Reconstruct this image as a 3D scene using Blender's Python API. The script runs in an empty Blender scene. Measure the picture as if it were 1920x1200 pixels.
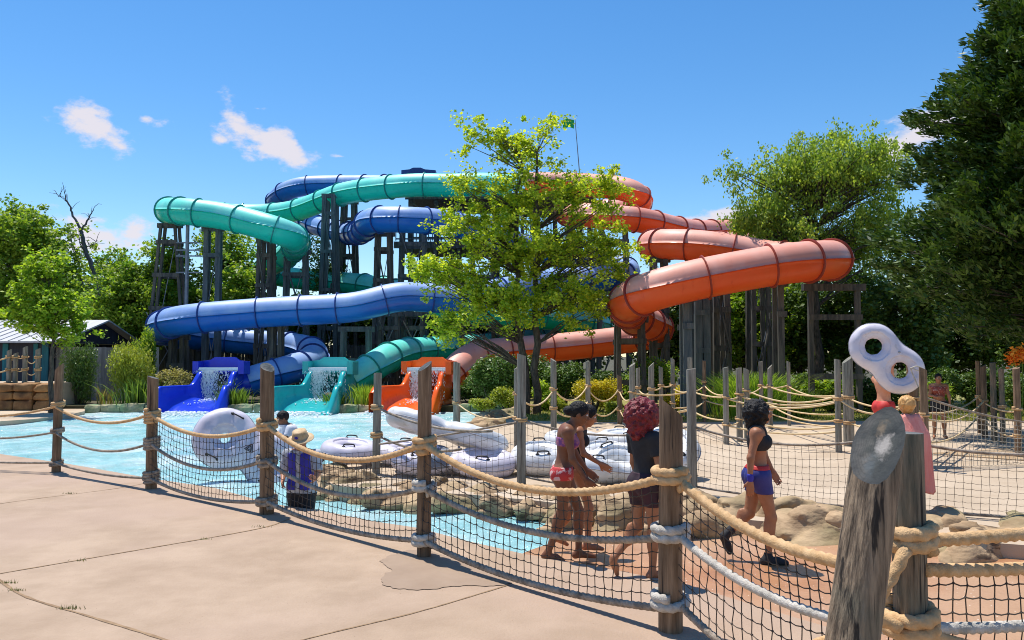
import bpy, math, random
import numpy as np
from mathutils import Vector, Matrix
R = math.radians
random.seed(7)
rng = np.random.default_rng(7)
sc = bpy.context.scene
col = sc.collection
# ------------------------------------------------------------ camera
F = 1500.0; CH = 2.0; PITCH = math.atan(68/F)
cd = bpy.data.cameras.new('camera'); cam = bpy.data.objects.new('camera', cd); col.objects.link(cam)
cd.sensor_width = 36; cd.lens = 36*F/1920; cd.clip_end = 3000; cd.clip_start = 0.05
cam.location = (0, 0, CH); cam.rotation_euler = (math.pi/2+PITCH, 0, 0)
cd.dof.use_dof = True; cd.dof.focus_distance = 12.0; cd.dof.aperture_fstop = 11.0; sc.cycles.filter_width = 1.0 if hasattr(sc, 'cycles') else 0
sc.camera = cam
# ------------------------------------------------------------ light
SUNV = Vector((0.42, -0.52, -1.87)).normalized()          # travel direction of the sunlight
sl = bpy.data.lights.new('sun', 'SUN'); sun = bpy.data.objects.new('sun', sl); col.objects.link(sun)
sl.energy = 4.9; sl.angle = R(0.5); sl.color = (1.0, 0.95, 0.87)
sun.rotation_euler = SUNV.to_track_quat('-Z', 'Y').to_euler(); sun.location = (-20, 20, 60)
w = bpy.data.worlds.new('World'); sc.world = w; w.use_nodes = True
sc.view_settings.view_transform = 'Standard'; sc.view_settings.look = 'None'
sc.view_settings.exposure = 0.25; sc.view_settings.gamma = 1
def lin(r, g, b):
    f = lambda c: (c/255/12.92) if c/255 <= .04045 else ((c/255+.055)/1.055)**2.4
    return (f(r), f(g), f(b), 1)
def ray(px, py):
    x = (px-960)/F; u = (600-py)/F
    cs, sn = math.cos(PITCH), math.sin(PITCH)
    return Vector((x, cs-u*sn, sn+u*cs))
def P(px, py, Y):                                         # the point seen at (px,py) at distance Y
    r = ray(px, py); t = Y/r.y
    return Vector((r.x*t, Y, CH+r.z*t))
def G(px, py, z=0.0):                                     # the point of a level surface seen at (px,py)
    r = ray(px, py); t = (z-CH)/r.z
    return Vector((r.x*t, r.y*t, z))
def build_world():
    nt = w.node_tree; N = nt.nodes; L = nt.links; N.clear()
    out = N.new('ShaderNodeOutputWorld'); bg = N.new('ShaderNodeBackground'); L.new(bg.outputs[0], out.inputs[0])
    sky = N.new('ShaderNodeTexSky'); sky.sky_type = 'NISHITA'; sky.sun_disc = False
    el = math.asin(-SUNV.z); sky.sun_elevation = el
    sky.sun_rotation = math.atan2(-SUNV.x, -SUNV.y)
    sky.altitude = 200; sky.air_density = 1.0; sky.dust_density = 0.15; sky.ozone_density = 2.5
    hs = N.new('ShaderNodeHueSaturation'); hs.inputs['Saturation'].default_value = 1.30; hs.inputs['Value'].default_value = 1.29
    L.new(sky.outputs[0], hs.inputs['Color'])
    geo = N.new('ShaderNodeTexCoord'); D = geo.outputs['Generated']
    noise = N.new('ShaderNodeTexNoise'); noise.inputs['Scale'].default_value = 22; noise.inputs['Detail'].default_value = 8; noise.inputs['Roughness'].default_value = .62
    mp = N.new('ShaderNodeMapping'); mp.inputs['Scale'].default_value = (1, 1, 1.8); L.new(D, mp.inputs[0]); L.new(mp.outputs[0], noise.inputs['Vector'])
    # cloud centres in the sky, each an elongated patch: pixel centre, half sizes, angle, weight
    clouds = [(180, 240, 52, 26, 28, 1.0), (275, 222, 30, 14, 0, .75), (448, 240, 24, 42, -25, .95), (500, 262, 62, 22, 22, 1.05), (545, 285, 34, 22, 20, .98),
              (412, 262, 26, 12, 10, .72), (482, 203, 26, 7, 0, .62), (175, 440, 72, 26, 2, 1.2), (253, 432, 6, 8, 0, .6), (640, 293, 26, 6, 0, .6),
              (1720, 250, 62, 24, -20, 1.1), (1365, 408, 60, 18, -6, 1.1), (1460, 400, 50, 16, 0, .9), (20, 520, 80, 30, 0, .8), (420, 510, 60, 20, 0, .6), (720, 640, 90, 12, 0, .5)]
    acc = None
    for (px, py, a, b, ang, wt) in clouds:
        c = ray(px, py).normalized(); right = Vector((c.y, -c.x, 0)).normalized(); up = right.cross(c)*1
        an = R(-ang); ax = right*math.cos(an)+up*math.sin(an); ay = up*math.cos(an)-right*math.sin(an)
        d1 = N.new('ShaderNodeVectorMath'); d1.operation = 'DOT_PRODUCT'; L.new(D, d1.inputs[0]); d1.inputs[1].default_value = ax*(F/a)
        d2 = N.new('ShaderNodeVectorMath'); d2.operation = 'DOT_PRODUCT'; L.new(D, d2.inputs[0]); d2.inputs[1].default_value = ay*(F/b)
        cb = N.new('ShaderNodeCombineXYZ'); L.new(d1.outputs['Value'], cb.inputs[0]); L.new(d2.outputs['Value'], cb.inputs[1])
        sb = N.new('ShaderNodeVectorMath'); sb.operation = 'SUBTRACT'; L.new(cb.outputs[0], sb.inputs[0])
        sb.inputs[1].default_value = (c.dot(ax)*F/a, c.dot(ay)*F/b, 0)
        d3 = N.new('ShaderNodeVectorMath'); d3.operation = 'DOT_PRODUCT'; L.new(D, d3.inputs[0]); d3.inputs[1].default_value = c
        ln = N.new('ShaderNodeVectorMath'); ln.operation = 'LENGTH'; L.new(sb.outputs[0], ln.inputs[0])
        m = N.new('ShaderNodeMath'); m.operation = 'MULTIPLY_ADD'; L.new(ln.outputs['Value'], m.inputs[0]); m.inputs[1].default_value = -.55; m.inputs[2].default_value = wt
        g = N.new('ShaderNodeMath'); g.operation = 'GREATER_THAN'; L.new(d3.outputs['Value'], g.inputs[0]); g.inputs[1].default_value = 0.5
        q = N.new('ShaderNodeMath'); q.operation = 'MULTIPLY'; L.new(m.outputs[0], q.inputs[0]); L.new(g.outputs[0], q.inputs[1])
        if acc is None: acc = q.outputs[0]
        else:
            mx = N.new('ShaderNodeMath'); mx.operation = 'MAXIMUM'; L.new(acc, mx.inputs[0]); L.new(q.outputs[0], mx.inputs[1]); acc = mx.outputs[0]
    nn = N.new('ShaderNodeMath'); nn.operation = 'MULTIPLY_ADD'; L.new(noise.outputs['Fac'], nn.inputs[0]); nn.inputs[1].default_value = 2.3; nn.inputs[2].default_value = -1.06
    ad = N.new('ShaderNodeMath'); ad.operation = 'ADD'; L.new(acc, ad.inputs[0]); L.new(nn.outputs[0], ad.inputs[1])
    mr = N.new('ShaderNodeMapRange'); mr.interpolation_type = 'SMOOTHSTEP'; L.new(ad.outputs[0], mr.inputs['Value'])
    mr.inputs['From Min'].default_value = .42; mr.inputs['From Max'].default_value = .95; mr.inputs['To Max'].default_value = .92
    mix = N.new('ShaderNodeMixRGB'); L.new(mr.outputs[0], mix.inputs['Fac']); L.new(hs.outputs[0], mix.inputs['Color1']); mix.inputs['Color2'].default_value = (6.6, 6.2, 6.6, 1)
    L.new(mix.outputs[0], bg.inputs['Color']); bg.inputs['Strength'].default_value = 0.108
build_world()
# ------------------------------------------------------------ mesh helpers
class MB:
    def __init__(s): s.V = []; s.Fc = []; s.n = 0
    def add(s, v, f):
        v = np.asarray(v, dtype=np.float64).reshape(-1, 3); s.V.append(v)
        for q in f: s.Fc.append([i+s.n for i in q])
        s.n += len(v)
    def box(s, c, d, rz=0, M=None):
        a, b, h = d[0]/2, d[1]/2, d[2]/2
        v = [Vector((x, y, z)) for x in (-a, a) for y in (-b, b) for z in (-h, h)]
        m = M if M else Matrix.Rotation(rz, 3, 'Z')
        s.add([tuple(m @ q + Vector(c)) for q in v], [(0, 1, 3, 2), (4, 6, 7, 5), (0, 4, 5, 1), (2, 3, 7, 6), (0, 2, 6, 4), (1, 5, 7, 3)])
    def beam(s, p, q, a, b=None):                         # squared timber from p to q
        b = b or a; p = Vector(p); q = Vector(q); d = q-p; l = d.length; z = d.normalized()
        x = Vector((1, 0, 0)) if abs(z.x) < .9 else Vector((0, 1, 0)); y = z.cross(x).normalized(); x = y.cross(z)
        M = Matrix((x, y, z)).transposed(); s.box((p+q)/2, (a, b, l), M=M)
    def tube(s, pts, rad, n=8, caps=True, lobes=0, amp=0, twist=0, up=None, ph=0):
        pts = np.array([tuple(p) for p in pts], float); m = len(pts)
        rad = np.full(m, rad) if np.isscalar(rad) else np.asarray(rad, float)
        T = np.gradient(pts, axis=0); T /= np.linalg.norm(T, axis=1)[:, None]+1e-12
        a = np.zeros(3); a[np.argmin(np.abs(T[0]))] = 1
        X = np.zeros((m, 3)); x = a-T[0]*a.dot(T[0]); X[0] = x/np.linalg.norm(x)
        for i in range(1, m):
            x = X[i-1]-T[i]*X[i-1].dot(T[i]); X[i] = x/(np.linalg.norm(x)+1e-12)
        Y = np.cross(T, X)
        seg = np.r_[0, np.cumsum(np.linalg.norm(np.diff(pts, axis=0), axis=1))]
        th = np.arange(n)*2*math.pi/n
        r = rad[:, None]*np.ones((m, n))
        if lobes: r = r*(1+amp*(1.7*np.abs(np.cos(.5*lobes*(th[None, :]-seg[:, None]*twist)+ph))-1.05))
        v = pts[:, None, :]+r[..., None]*(np.cos(th)[None, :, None]*X[:, None, :]+np.sin(th)[None, :, None]*Y[:, None, :])
        f = [(i*n+j, i*n+(j+1) % n, (i+1)*n+(j+1) % n, (i+1)*n+j) for i in range(m-1) for j in range(n)]
        if caps: f += [tuple(range(n-1, -1, -1)), tuple((m-1)*n+j for j in range(n))]
        s.add(v.reshape(-1, 3), f)
    def ell(s, c, r, n=12, M=None):
        v = []; k = n//2
        for i in range(k+1):
            ph = math.pi*i/k
            for j in range(n):
                t = 2*math.pi*j/n; q = Vector((r[0]*math.sin(ph)*math.cos(t), r[1]*math.sin(ph)*math.sin(t), r[2]*math.cos(ph)))
                if M: q = M @ q
                v.append(tuple(q+Vector(c)))
        s.add(v, [(i*n+j, (i+1)*n+j, (i+1)*n+(j+1) % n, i*n+(j+1) % n) for i in range(k) for j in range(n)])
    def prism(s, poly, z0, z1):
        n = len(poly); v = [(p[0], p[1], z0) for p in poly]+[(p[0], p[1], z1) for p in poly]
        s.add(v, [tuple(range(n-1, -1, -1)), tuple(range(n, 2*n))]+[(i, (i+1) % n, n+(i+1) % n, n+i) for i in range(n)])
    def build(s, name, m, parent=None, smooth=False, **kw):
        v = np.concatenate(s.V) if s.V else np.zeros((0, 3))
        return mesh_obj(name, v, s.Fc, m, parent, smooth, **kw)
def tag(o, label=None, cat=None, group=None, kind=None):
    if label: o['label'] = label
    if cat: o['category'] = cat
    if group: o['group'] = group
    if kind: o['kind'] = kind
    return o
def mesh_obj(name, v, f, m, parent=None, smooth=False, label=None, cat=None, group=None, kind=None, local=False):
    v = np.asarray(v, float); loc = None
    if parent is None and not local and len(v):
        lo = v.min(0); hi = v.max(0); loc = np.array([(lo[0]+hi[0])/2, (lo[1]+hi[1])/2, lo[2]]); v = v-loc
    me = bpy.data.meshes.new(name)
    if isinstance(f, np.ndarray):
        k = f.shape[1]; me.vertices.add(len(v)); me.vertices.foreach_set('co', v.astype(np.float32).ravel())
        me.loops.add(f.size); me.loops.foreach_set('vertex_index', f.astype(np.int32).ravel())
        me.polygons.add(len(f)); me.polygons.foreach_set('loop_start', np.arange(0, f.size, k, dtype=np.int32))
        me.update(calc_edges=True)
    else:
        me.from_pydata(v.tolist(), [], f)
    if smooth: me.polygons.foreach_set('use_smooth', np.ones(len(me.polygons), bool))
    if m: me.materials.append(m)
    o = bpy.data.objects.new(name, me); col.objects.link(o)
    if loc is not None: o.location = loc
    if parent is not None:
        o.parent = parent
        if not local and parent.type == 'EMPTY': o.matrix_parent_inverse = Matrix.Translation(-Vector(parent.location))
    tag(o, label, cat, group, kind)
    return o
def empty(name, loc, label, cat, group=None, rz=0):
    o = bpy.data.objects.new(name, None); col.objects.link(o); o.location = loc; o.rotation_euler = (0, 0, rz)
    o.empty_display_size = .2
    return tag(o, label, cat, group)
def segs(p0, p1, r, n=3):                                 # many straight twines as arrays
    p0 = np.asarray(p0, float); p1 = np.asarray(p1, float); d = p1-p0; d /= np.linalg.norm(d, axis=1)[:, None]+1e-9
    a = np.where(np.abs(d[:, 2:3]) < .9, np.array([[0, 0, 1.]]), np.array([[1., 0, 0]]))
    x = np.cross(d, a); x /= np.linalg.norm(x, axis=1)[:, None]; y = np.cross(d, x)
    th = np.arange(n)*2*math.pi/n
    ring = (np.cos(th)[None, :, None]*x[:, None]+np.sin(th)[None, :, None]*y[:, None])*r
    v = np.concatenate([p0[:, None]+ring, p1[:, None]+ring], 1).reshape(-1, 3)
    b = np.arange(len(p0))[:, None, None]*2*n; j = np.arange(n); jj = (j+1) % n
    f = (b+np.stack([j, jj, jj+n, j+n], 1)[None]).reshape(-1, 4)
    return v, f
def crom(pts, k=8):                                       # Catmull-Rom through points
    p = [np.array(tuple(q), float) for q in pts]; p = [2*p[0]-p[1]]+p+[2*p[-1]-p[-2]]; out = []
    for i in range(1, len(p)-2):
        for j in range(k):
            t = j/k; a, b, c, d = p[i-1], p[i], p[i+1], p[i+2]
            out.append(.5*((2*b)+(c-a)*t+(2*a-5*b+4*c-d)*t*t+(3*b-a-3*c+d)*t**3))
    out.append(p[-2]); return np.array(out)
def resample(p, step):
    d = np.r_[0, np.cumsum(np.linalg.norm(np.diff(p, axis=0), axis=1))]; n = max(2, int(round(d[-1]/step))+1)
    t = np.linspace(0, d[-1], n); return np.stack([np.interp(t, d, p[:, i]) for i in range(3)], 1)
# ------------------------------------------------------------ materials
def mat(name, c1, c2=None, scale=4, stretch=(1, 1, 1), rough=.6, bump=0, bscale=None, detail=6, metallic=0, spec=.5, lo=.35, hi=.65, transl=0, island=0, coat=0, specks=None, alpha=1, third=None, sheen=0, cracks=None):
    m = bpy.data.materials.new(name); m.use_nodes = True; nt = m.node_tree; N = nt.nodes; L = nt.links
    b = N['Principled BSDF']; out = N['Material Output']
    tc = N.new('ShaderNodeTexCoord'); mp = N.new('ShaderNodeMapping'); mp.inputs['Scale'].default_value = stretch; L.new(tc.outputs['Object'], mp.inputs[0])
    b.inputs['Roughness'].default_value = rough; b.inputs['Metallic'].default_value = metallic; b.inputs['Specular IOR Level'].default_value = spec
    b.inputs['Coat Weight'].default_value = coat; b.inputs['Coat Roughness'].default_value = .15
    cs = None
    if c2 is not None:
        nz = N.new('ShaderNodeTexNoise'); nz.inputs['Scale'].default_value = scale; nz.inputs['Detail'].default_value = detail; nz.inputs['Roughness'].default_value = .62
        L.new(mp.outputs[0], nz.inputs['Vector'])
        cr = N.new('ShaderNodeValToRGB'); cr.color_ramp.elements[0].position = lo; cr.color_ramp.elements[1].position = hi
        cr.color_ramp.elements[0].color = c1; cr.color_ramp.elements[1].color = c2
        if island:
            ge = N.new('ShaderNodeNewGeometry'); mx = N.new('ShaderNodeMath'); mx.operation = 'MULTIPLY_ADD'
            L.new(ge.outputs['Random Per Island'], mx.inputs[0]); mx.inputs[1].default_value = island
            m2 = N.new('ShaderNodeMath'); m2.operation = 'ADD'; L.new(nz.outputs['Fac'], m2.inputs[0]); m2.inputs[1].default_value = -island/2
            L.new(m2.outputs[0], mx.inputs[2]); L.new(mx.outputs[0], cr.inputs[0])
        else: L.new(nz.outputs['Fac'], cr.inputs[0])
        cs = cr.outputs[0]
        if third is not None:                             # a slow second variation (colour, scale, amount)
            n3 = N.new('ShaderNodeTexNoise'); n3.inputs['Scale'].default_value = third[1]; n3.inputs['Detail'].default_value = 3
            L.new(tc.outputs['Object'], n3.inputs['Vector'])
            r3 = N.new('ShaderNodeMapRange'); r3.inputs['From Min'].default_value = .45; r3.inputs['From Max'].default_value = .68; r3.inputs['To Max'].default_value = third[2]
            L.new(n3.outputs['Fac'], r3.inputs['Value']); mm = N.new('ShaderNodeMixRGB'); L.new(r3.outputs[0], mm.inputs[0]); L.new(cs, mm.inputs[1]); mm.inputs[2].default_value = third[0]; cs = mm.outputs[0]
        if specks:                                        # small dark specks (colour, scale, threshold)
            vo = N.new('ShaderNodeTexVoronoi'); vo.inputs['Scale'].default_value = specks[1]; L.new(tc.outputs['Object'], vo.inputs['Vector'])
            lt = N.new('ShaderNodeMath'); lt.operation = 'LESS_THAN'; L.new(vo.outputs['Distance'], lt.inputs[0]); lt.inputs[1].default_value = specks[2]
            mm = N.new('ShaderNodeMixRGB'); L.new(lt.outputs[0], mm.inputs[0]); L.new(cs, mm.inputs[1]); mm.inputs[2].default_value = specks[0]; cs = mm.outputs[0]
        if cracks:                                        # stretched dark splits or streaks (colour, scale, stretch, lo, hi, amount)
            m4 = N.new('ShaderNodeMapping'); m4.inputs['Scale'].default_value = cracks[2]; L.new(tc.outputs['Object'], m4.inputs[0])
            n4 = N.new('ShaderNodeTexNoise'); n4.inputs['Scale'].default_value = cracks[1]; n4.inputs['Detail'].default_value = 4; n4.inputs['Roughness'].default_value = .6; L.new(m4.outputs[0], n4.inputs['Vector'])
            r4 = N.new('ShaderNodeMapRange'); r4.inputs['From Min'].default_value = cracks[3]; r4.inputs['From Max'].default_value = cracks[4]; r4.inputs['To Max'].default_value = cracks[5]; L.new(n4.outputs['Fac'], r4.inputs['Value'])
            mm = N.new('ShaderNodeMixRGB'); L.new(r4.outputs[0], mm.inputs[0]); L.new(cs, mm.inputs[1]); mm.inputs[2].default_value = cracks[0]; cs = mm.outputs[0]
        L.new(cs, b.inputs['Base Color'])
    else: b.inputs['Base Color'].default_value = c1
    if bump:
        nb = N.new('ShaderNodeTexNoise'); nb.inputs['Scale'].default_value = bscale or scale*3; nb.inputs['Detail'].default_value = 6
        L.new(mp.outputs[0], nb.inputs['Vector']); bp = N.new('ShaderNodeBump'); bp.inputs['Strength'].default_value = bump; bp.inputs['Distance'].default_value = .02
        L.new(nb.outputs['Fac'], bp.inputs['Height']); L.new(bp.outputs[0], b.inputs['Normal'])
    if transl:
        tr = N.new('ShaderNodeBsdfTranslucent'); ms = N.new('ShaderNodeMixShader'); ms.inputs[0].default_value = transl
        if cs is not None:
            g = N.new('ShaderNodeMixRGB'); g.blend_type = 'MULTIPLY'; g.inputs[0].default_value = 1; L.new(cs, g.inputs[1]); g.inputs[2].default_value = (1.5, 1.5, .7, 1); L.new(g.outputs[0], tr.inputs[0])
        else: tr.inputs[0].default_value = c1
        L.new(b.outputs[0], ms.inputs[1]); L.new(tr.outputs[0], ms.inputs[2]); L.new(ms.outputs[0], out.inputs[0])
    return m
M = {}
M['deck'] = mat('deck_concrete', (.345, .24, .158, 1), (.435, .312, .215, 1), scale=1.6, rough=.85, bump=.35, bscale=50, specks=((.26, .17, .11, 1), 11, .05), third=((.40, .28, .205, 1), .35, .8), cracks=((.29, .20, .125, 1), 1.1, (1, 1, 1), .56, .72, .45))
M['deckfar'] = mat('queue_concrete', (.42, .32, .22, 1), (.52, .41, .295, 1), scale=.9, rough=.85, bump=.2, bscale=40, specks=((.28, .2, .14, 1), 5, .05))
M['wet'] = mat('wet_terracotta_concrete', (.36, .165, .075, 1), (.49, .25, .125, 1), scale=2.2, rough=.32, bump=.35, bscale=30, specks=((.75, .62, .5, 1), 14, .09), third=((.52, .34, .22, 1), .6, .7))
M['stain'] = mat('damp_stain', (.28, .19, .125, 1), (.335, .235, .16, 1), scale=2, rough=.7)
M['joint'] = mat('joint', (.2, .12, .06, 1), (.34, .22, .12, 1), scale=9, rough=.9)
M['weed'] = mat('weed', (.10, .14, .02, 1), (.3, .26, .07, 1), scale=9, rough=.7, island=.6)
M['soil'] = mat('soil', (.045, .04, .02, 1), (.10, .085, .04, 1), scale=1.5, rough=.95, bump=.6)
M['lawn'] = mat('lawn', (.16, .17, .035, 1), (.33, .28, .08, 1), scale=1.6, rough=.9, bump=.8, bscale=60)
M['grass'] = mat('grass_blades', (.10, .16, .02, 1), (.33, .30, .07, 1), scale=1.5, rough=.7, island=.5, transl=.3)
M['wood'] = mat('weathered_post_wood', (.13, .075, .038, 1), (.30, .195, .115, 1), scale=5, stretch=(5, 5, .45), rough=.85, bump=1, bscale=8, third=((.055, .035, .02, 1), 1.7, .55), cracks=((.02, .012, .008, 1), 9, (3, 3, .12), .60, .66, .85))
M['woodgrey'] = mat('silver_grey_post_wood', (.15, .13, .10, 1), (.36, .33, .27, 1), scale=5, stretch=(5, 5, .4), rough=.85, bump=1, bscale=8, third=((.14, .16, .13, 1), 1.5, .5), cracks=((.04, .035, .03, 1), 9, (3, 3, .12), .60, .66, .8))
M['woodbig'] = mat('old_grey_post_wood', (.05, .034, .021, 1), (.31, .225, .145, 1), scale=6, stretch=(6, 6, .5), rough=.85, bump=1, bscale=9, third=((.07, .105, .08, 1), 2.2, .75), lo=.3, hi=.62, cracks=((.010, .007, .005, 1), 7, (3, 3, .10), .58, .63, .92))
M['cut'] = mat('cut_end_grain', (.025, .034, .038, 1), (.085, .098, .10, 1), scale=9, rough=.85, bump=.8, third=((.30, .27, .24, 1), 5.5, .55))
M['rope'] = mat('manila_rope', (.46, .27, .115, 1), (.66, .43, .22, 1), scale=14, rough=.85, bump=.4, bscale=120)
M['ropegrey'] = mat('greyed_rope', (.17, .13, .095, 1), (.44, .36, .28, 1), scale=12, rough=.9, bump=.5, bscale=120)
M['ropewhite'] = mat('white_rope', (.36, .33, .28, 1), (.62, .57, .50, 1), scale=12, rough=.9, bump=.5, bscale=120)
M['ropefar'] = mat('queue_rope', (.58, .40, .19, 1), (.72, .55, .32, 1), scale=5, rough=.85)
M['netfine'] = mat('fine_net_twine', (.10, .075, .055, 1), (.20, .15, .11, 1), scale=3, rough=.8)
M['net'] = mat('net_twine', (.03, .024, .02, 1), (.10, .07, .045, 1), scale=3, rough=.8)
M['netlight'] = mat('net_twine_dusty', (.30, .26, .2, 1), (.5, .45, .36, 1), scale=3, rough=.8)
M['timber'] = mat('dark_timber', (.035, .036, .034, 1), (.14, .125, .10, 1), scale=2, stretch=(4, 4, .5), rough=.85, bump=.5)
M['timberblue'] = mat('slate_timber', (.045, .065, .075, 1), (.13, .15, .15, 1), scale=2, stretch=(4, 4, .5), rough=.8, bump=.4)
M['steel'] = mat('grey_steel', (.16, .18, .22, 1), (.28, .3, .33, 1), scale=3, rough=.5, metallic=.3)
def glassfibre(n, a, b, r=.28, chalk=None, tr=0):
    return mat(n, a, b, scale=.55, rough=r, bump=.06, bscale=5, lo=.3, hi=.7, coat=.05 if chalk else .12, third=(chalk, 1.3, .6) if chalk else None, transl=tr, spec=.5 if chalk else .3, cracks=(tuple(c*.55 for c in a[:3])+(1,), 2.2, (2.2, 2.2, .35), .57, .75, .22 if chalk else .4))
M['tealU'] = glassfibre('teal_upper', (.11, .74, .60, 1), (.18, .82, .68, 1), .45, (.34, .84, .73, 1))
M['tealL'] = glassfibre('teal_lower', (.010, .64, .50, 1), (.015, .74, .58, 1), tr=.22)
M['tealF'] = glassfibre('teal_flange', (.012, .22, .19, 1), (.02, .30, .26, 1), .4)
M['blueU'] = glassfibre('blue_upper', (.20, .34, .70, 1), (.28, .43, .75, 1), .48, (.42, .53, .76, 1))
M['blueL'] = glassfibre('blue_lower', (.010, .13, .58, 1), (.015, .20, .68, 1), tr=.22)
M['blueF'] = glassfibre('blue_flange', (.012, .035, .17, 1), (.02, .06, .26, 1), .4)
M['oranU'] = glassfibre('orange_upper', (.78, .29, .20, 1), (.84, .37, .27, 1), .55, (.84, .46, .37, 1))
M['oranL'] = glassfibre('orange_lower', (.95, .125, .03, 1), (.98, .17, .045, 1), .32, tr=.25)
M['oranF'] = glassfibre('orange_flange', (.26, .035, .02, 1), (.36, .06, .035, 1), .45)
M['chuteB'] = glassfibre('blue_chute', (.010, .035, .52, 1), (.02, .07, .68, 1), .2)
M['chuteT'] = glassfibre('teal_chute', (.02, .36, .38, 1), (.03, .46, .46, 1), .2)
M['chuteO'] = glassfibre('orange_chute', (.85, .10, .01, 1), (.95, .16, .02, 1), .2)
M['dark'] = mat('dark_inside', (.006, .008, .012, 1), rough=.6)
M['white'] = mat('white_vinyl', (.62, .62, .63, 1), (.74, .74, .74, 1), scale=2.5, rough=.38, bump=.25, bscale=5, third=((.50, .48, .44, 1), 3.5, .5), cracks=((.42, .40, .36, 1), 7, (1, 1, 1), .62, .7, .5))
M['mauve'] = mat('lilac_white_vinyl', (.58, .54, .64, 1), (.70, .67, .73, 1), scale=2, rough=.4, bump=.25, bscale=5, third=((.50, .42, .48, 1), 3, .45), cracks=((.38, .35, .36, 1), 7, (1, 1, 1), .62, .7, .45))
M['seam'] = mat('vinyl_seam', (.34, .33, .36, 1), rough=.5)
M['slate'] = mat('slate_vinyl', (.12, .15, .2, 1), (.2, .23, .28, 1), scale=4, rough=.5)
M['black'] = mat('black_rubber', (.012, .012, .014, 1), rough=.5)
M['rock'] = mat('sandy_rock', (.24, .15, .075, 1), (.54, .37, .21, 1), scale=2.2, stretch=(1, 1, 2.2), rough=.85, bump=.9, bscale=9, third=((.15, .17, .07, 1), .8, .6), cracks=((.07, .04, .02, 1), 2.6, (1, 1, 2.6), .585, .63, .8))
M['wallstone'] = mat('mossy_pool_stone', (.16, .17, .08, 1), (.42, .36, .22, 1), scale=2.6, rough=.8, bump=.6, third=((.07, .20, .10, 1), 1.4, .8))
M['redrock'] = mat('rusty_rock', (.14, .06, .02, 1), (.42, .22, .08, 1), scale=1.6, rough=.85, bump=.8, third=((.06, .05, .03, 1), .6, .7))
M['roof'] = mat('pale_metal_roof', (.42, .42, .44, 1), (.58, .58, .6, 1), scale=.8, stretch=(6, .5, 1), rough=.5)
M['tealwall'] = mat('teal_boards', (.01, .12, .16, 1), (.02, .2, .25, 1), scale=2, stretch=(5, 5, .5), rough=.7)
M['navywall'] = mat('navy_boards', (.012, .014, .03, 1), (.03, .035, .06, 1), scale=2, stretch=(5, 5, .5), rough=.7)
M['fence'] = mat('grey_fence_boards', (.20, .18, .175, 1), (.42, .38, .36, 1), scale=2.5, stretch=(5, 5, .4), rough=.85, bump=.5, island=.5)
M['bark'] = mat('bark', (.035, .03, .022, 1), (.12, .095, .07, 1), scale=6, stretch=(3, 3, .7), rough=.9, bump=.8)
M['barkgrey'] = mat('dead_bark', (.05, .05, .055, 1), (.14, .14, .15, 1), scale=6, stretch=(3, 3, .7), rough=.9)
def leafm(n, a, b, isl=.55, tr=.35): return mat(n, a, b, scale=.9, rough=.5, island=isl, transl=tr, spec=.4, lo=.2, hi=.8)
M['lf_maple'] = leafm('maple_leaf', (.19, .31, .02, 1), (.60, .64, .055, 1), .8, .5)
M['lf_mid'] = leafm('leaf_mid', (.08, .19, .016, 1), (.33, .42, .05, 1), .6, .45)
M['lf_bright'] = leafm('leaf_bright', (.14, .27, .018, 1), (.40, .50, .045, 1), .6, .48)
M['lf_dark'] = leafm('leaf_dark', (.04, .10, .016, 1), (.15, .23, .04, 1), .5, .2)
M['lf_birch'] = leafm('leaf_birch', (.13, .235, .035, 1), (.41, .49, .08, 1), .7, .5)
M['lf_conif'] = leafm('conifer_spray', (.012, .045, .006, 1), (.09, .155, .018, 1), .6, .15)
M['lf_yellow'] = leafm('yellow_leaf', (.36, .33, .02, 1), (.68, .55, .04, 1), .6)
M['lf_ygreen'] = leafm('yellow_green_leaf', (.20, .27, .025, 1), (.42, .44, .06, 1), .6)
M['lf_beige'] = leafm('beige_leaf', (.20, .19, .06, 1), (.44, .38, .15, 1), .7)
M['lf_reed'] = leafm('reed', (.07, .15, .02, 1), (.24, .33, .05, 1), .6)
M['lf_lime'] = leafm('lime_grass', (.16, .31, .03, 1), (.38, .5, .07, 1), .6)
M['petal'] = mat('orange_petal', (.8, .15, .01, 1), (.95, .45, .04, 1), scale=3, island=.8, transl=.2)
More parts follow.
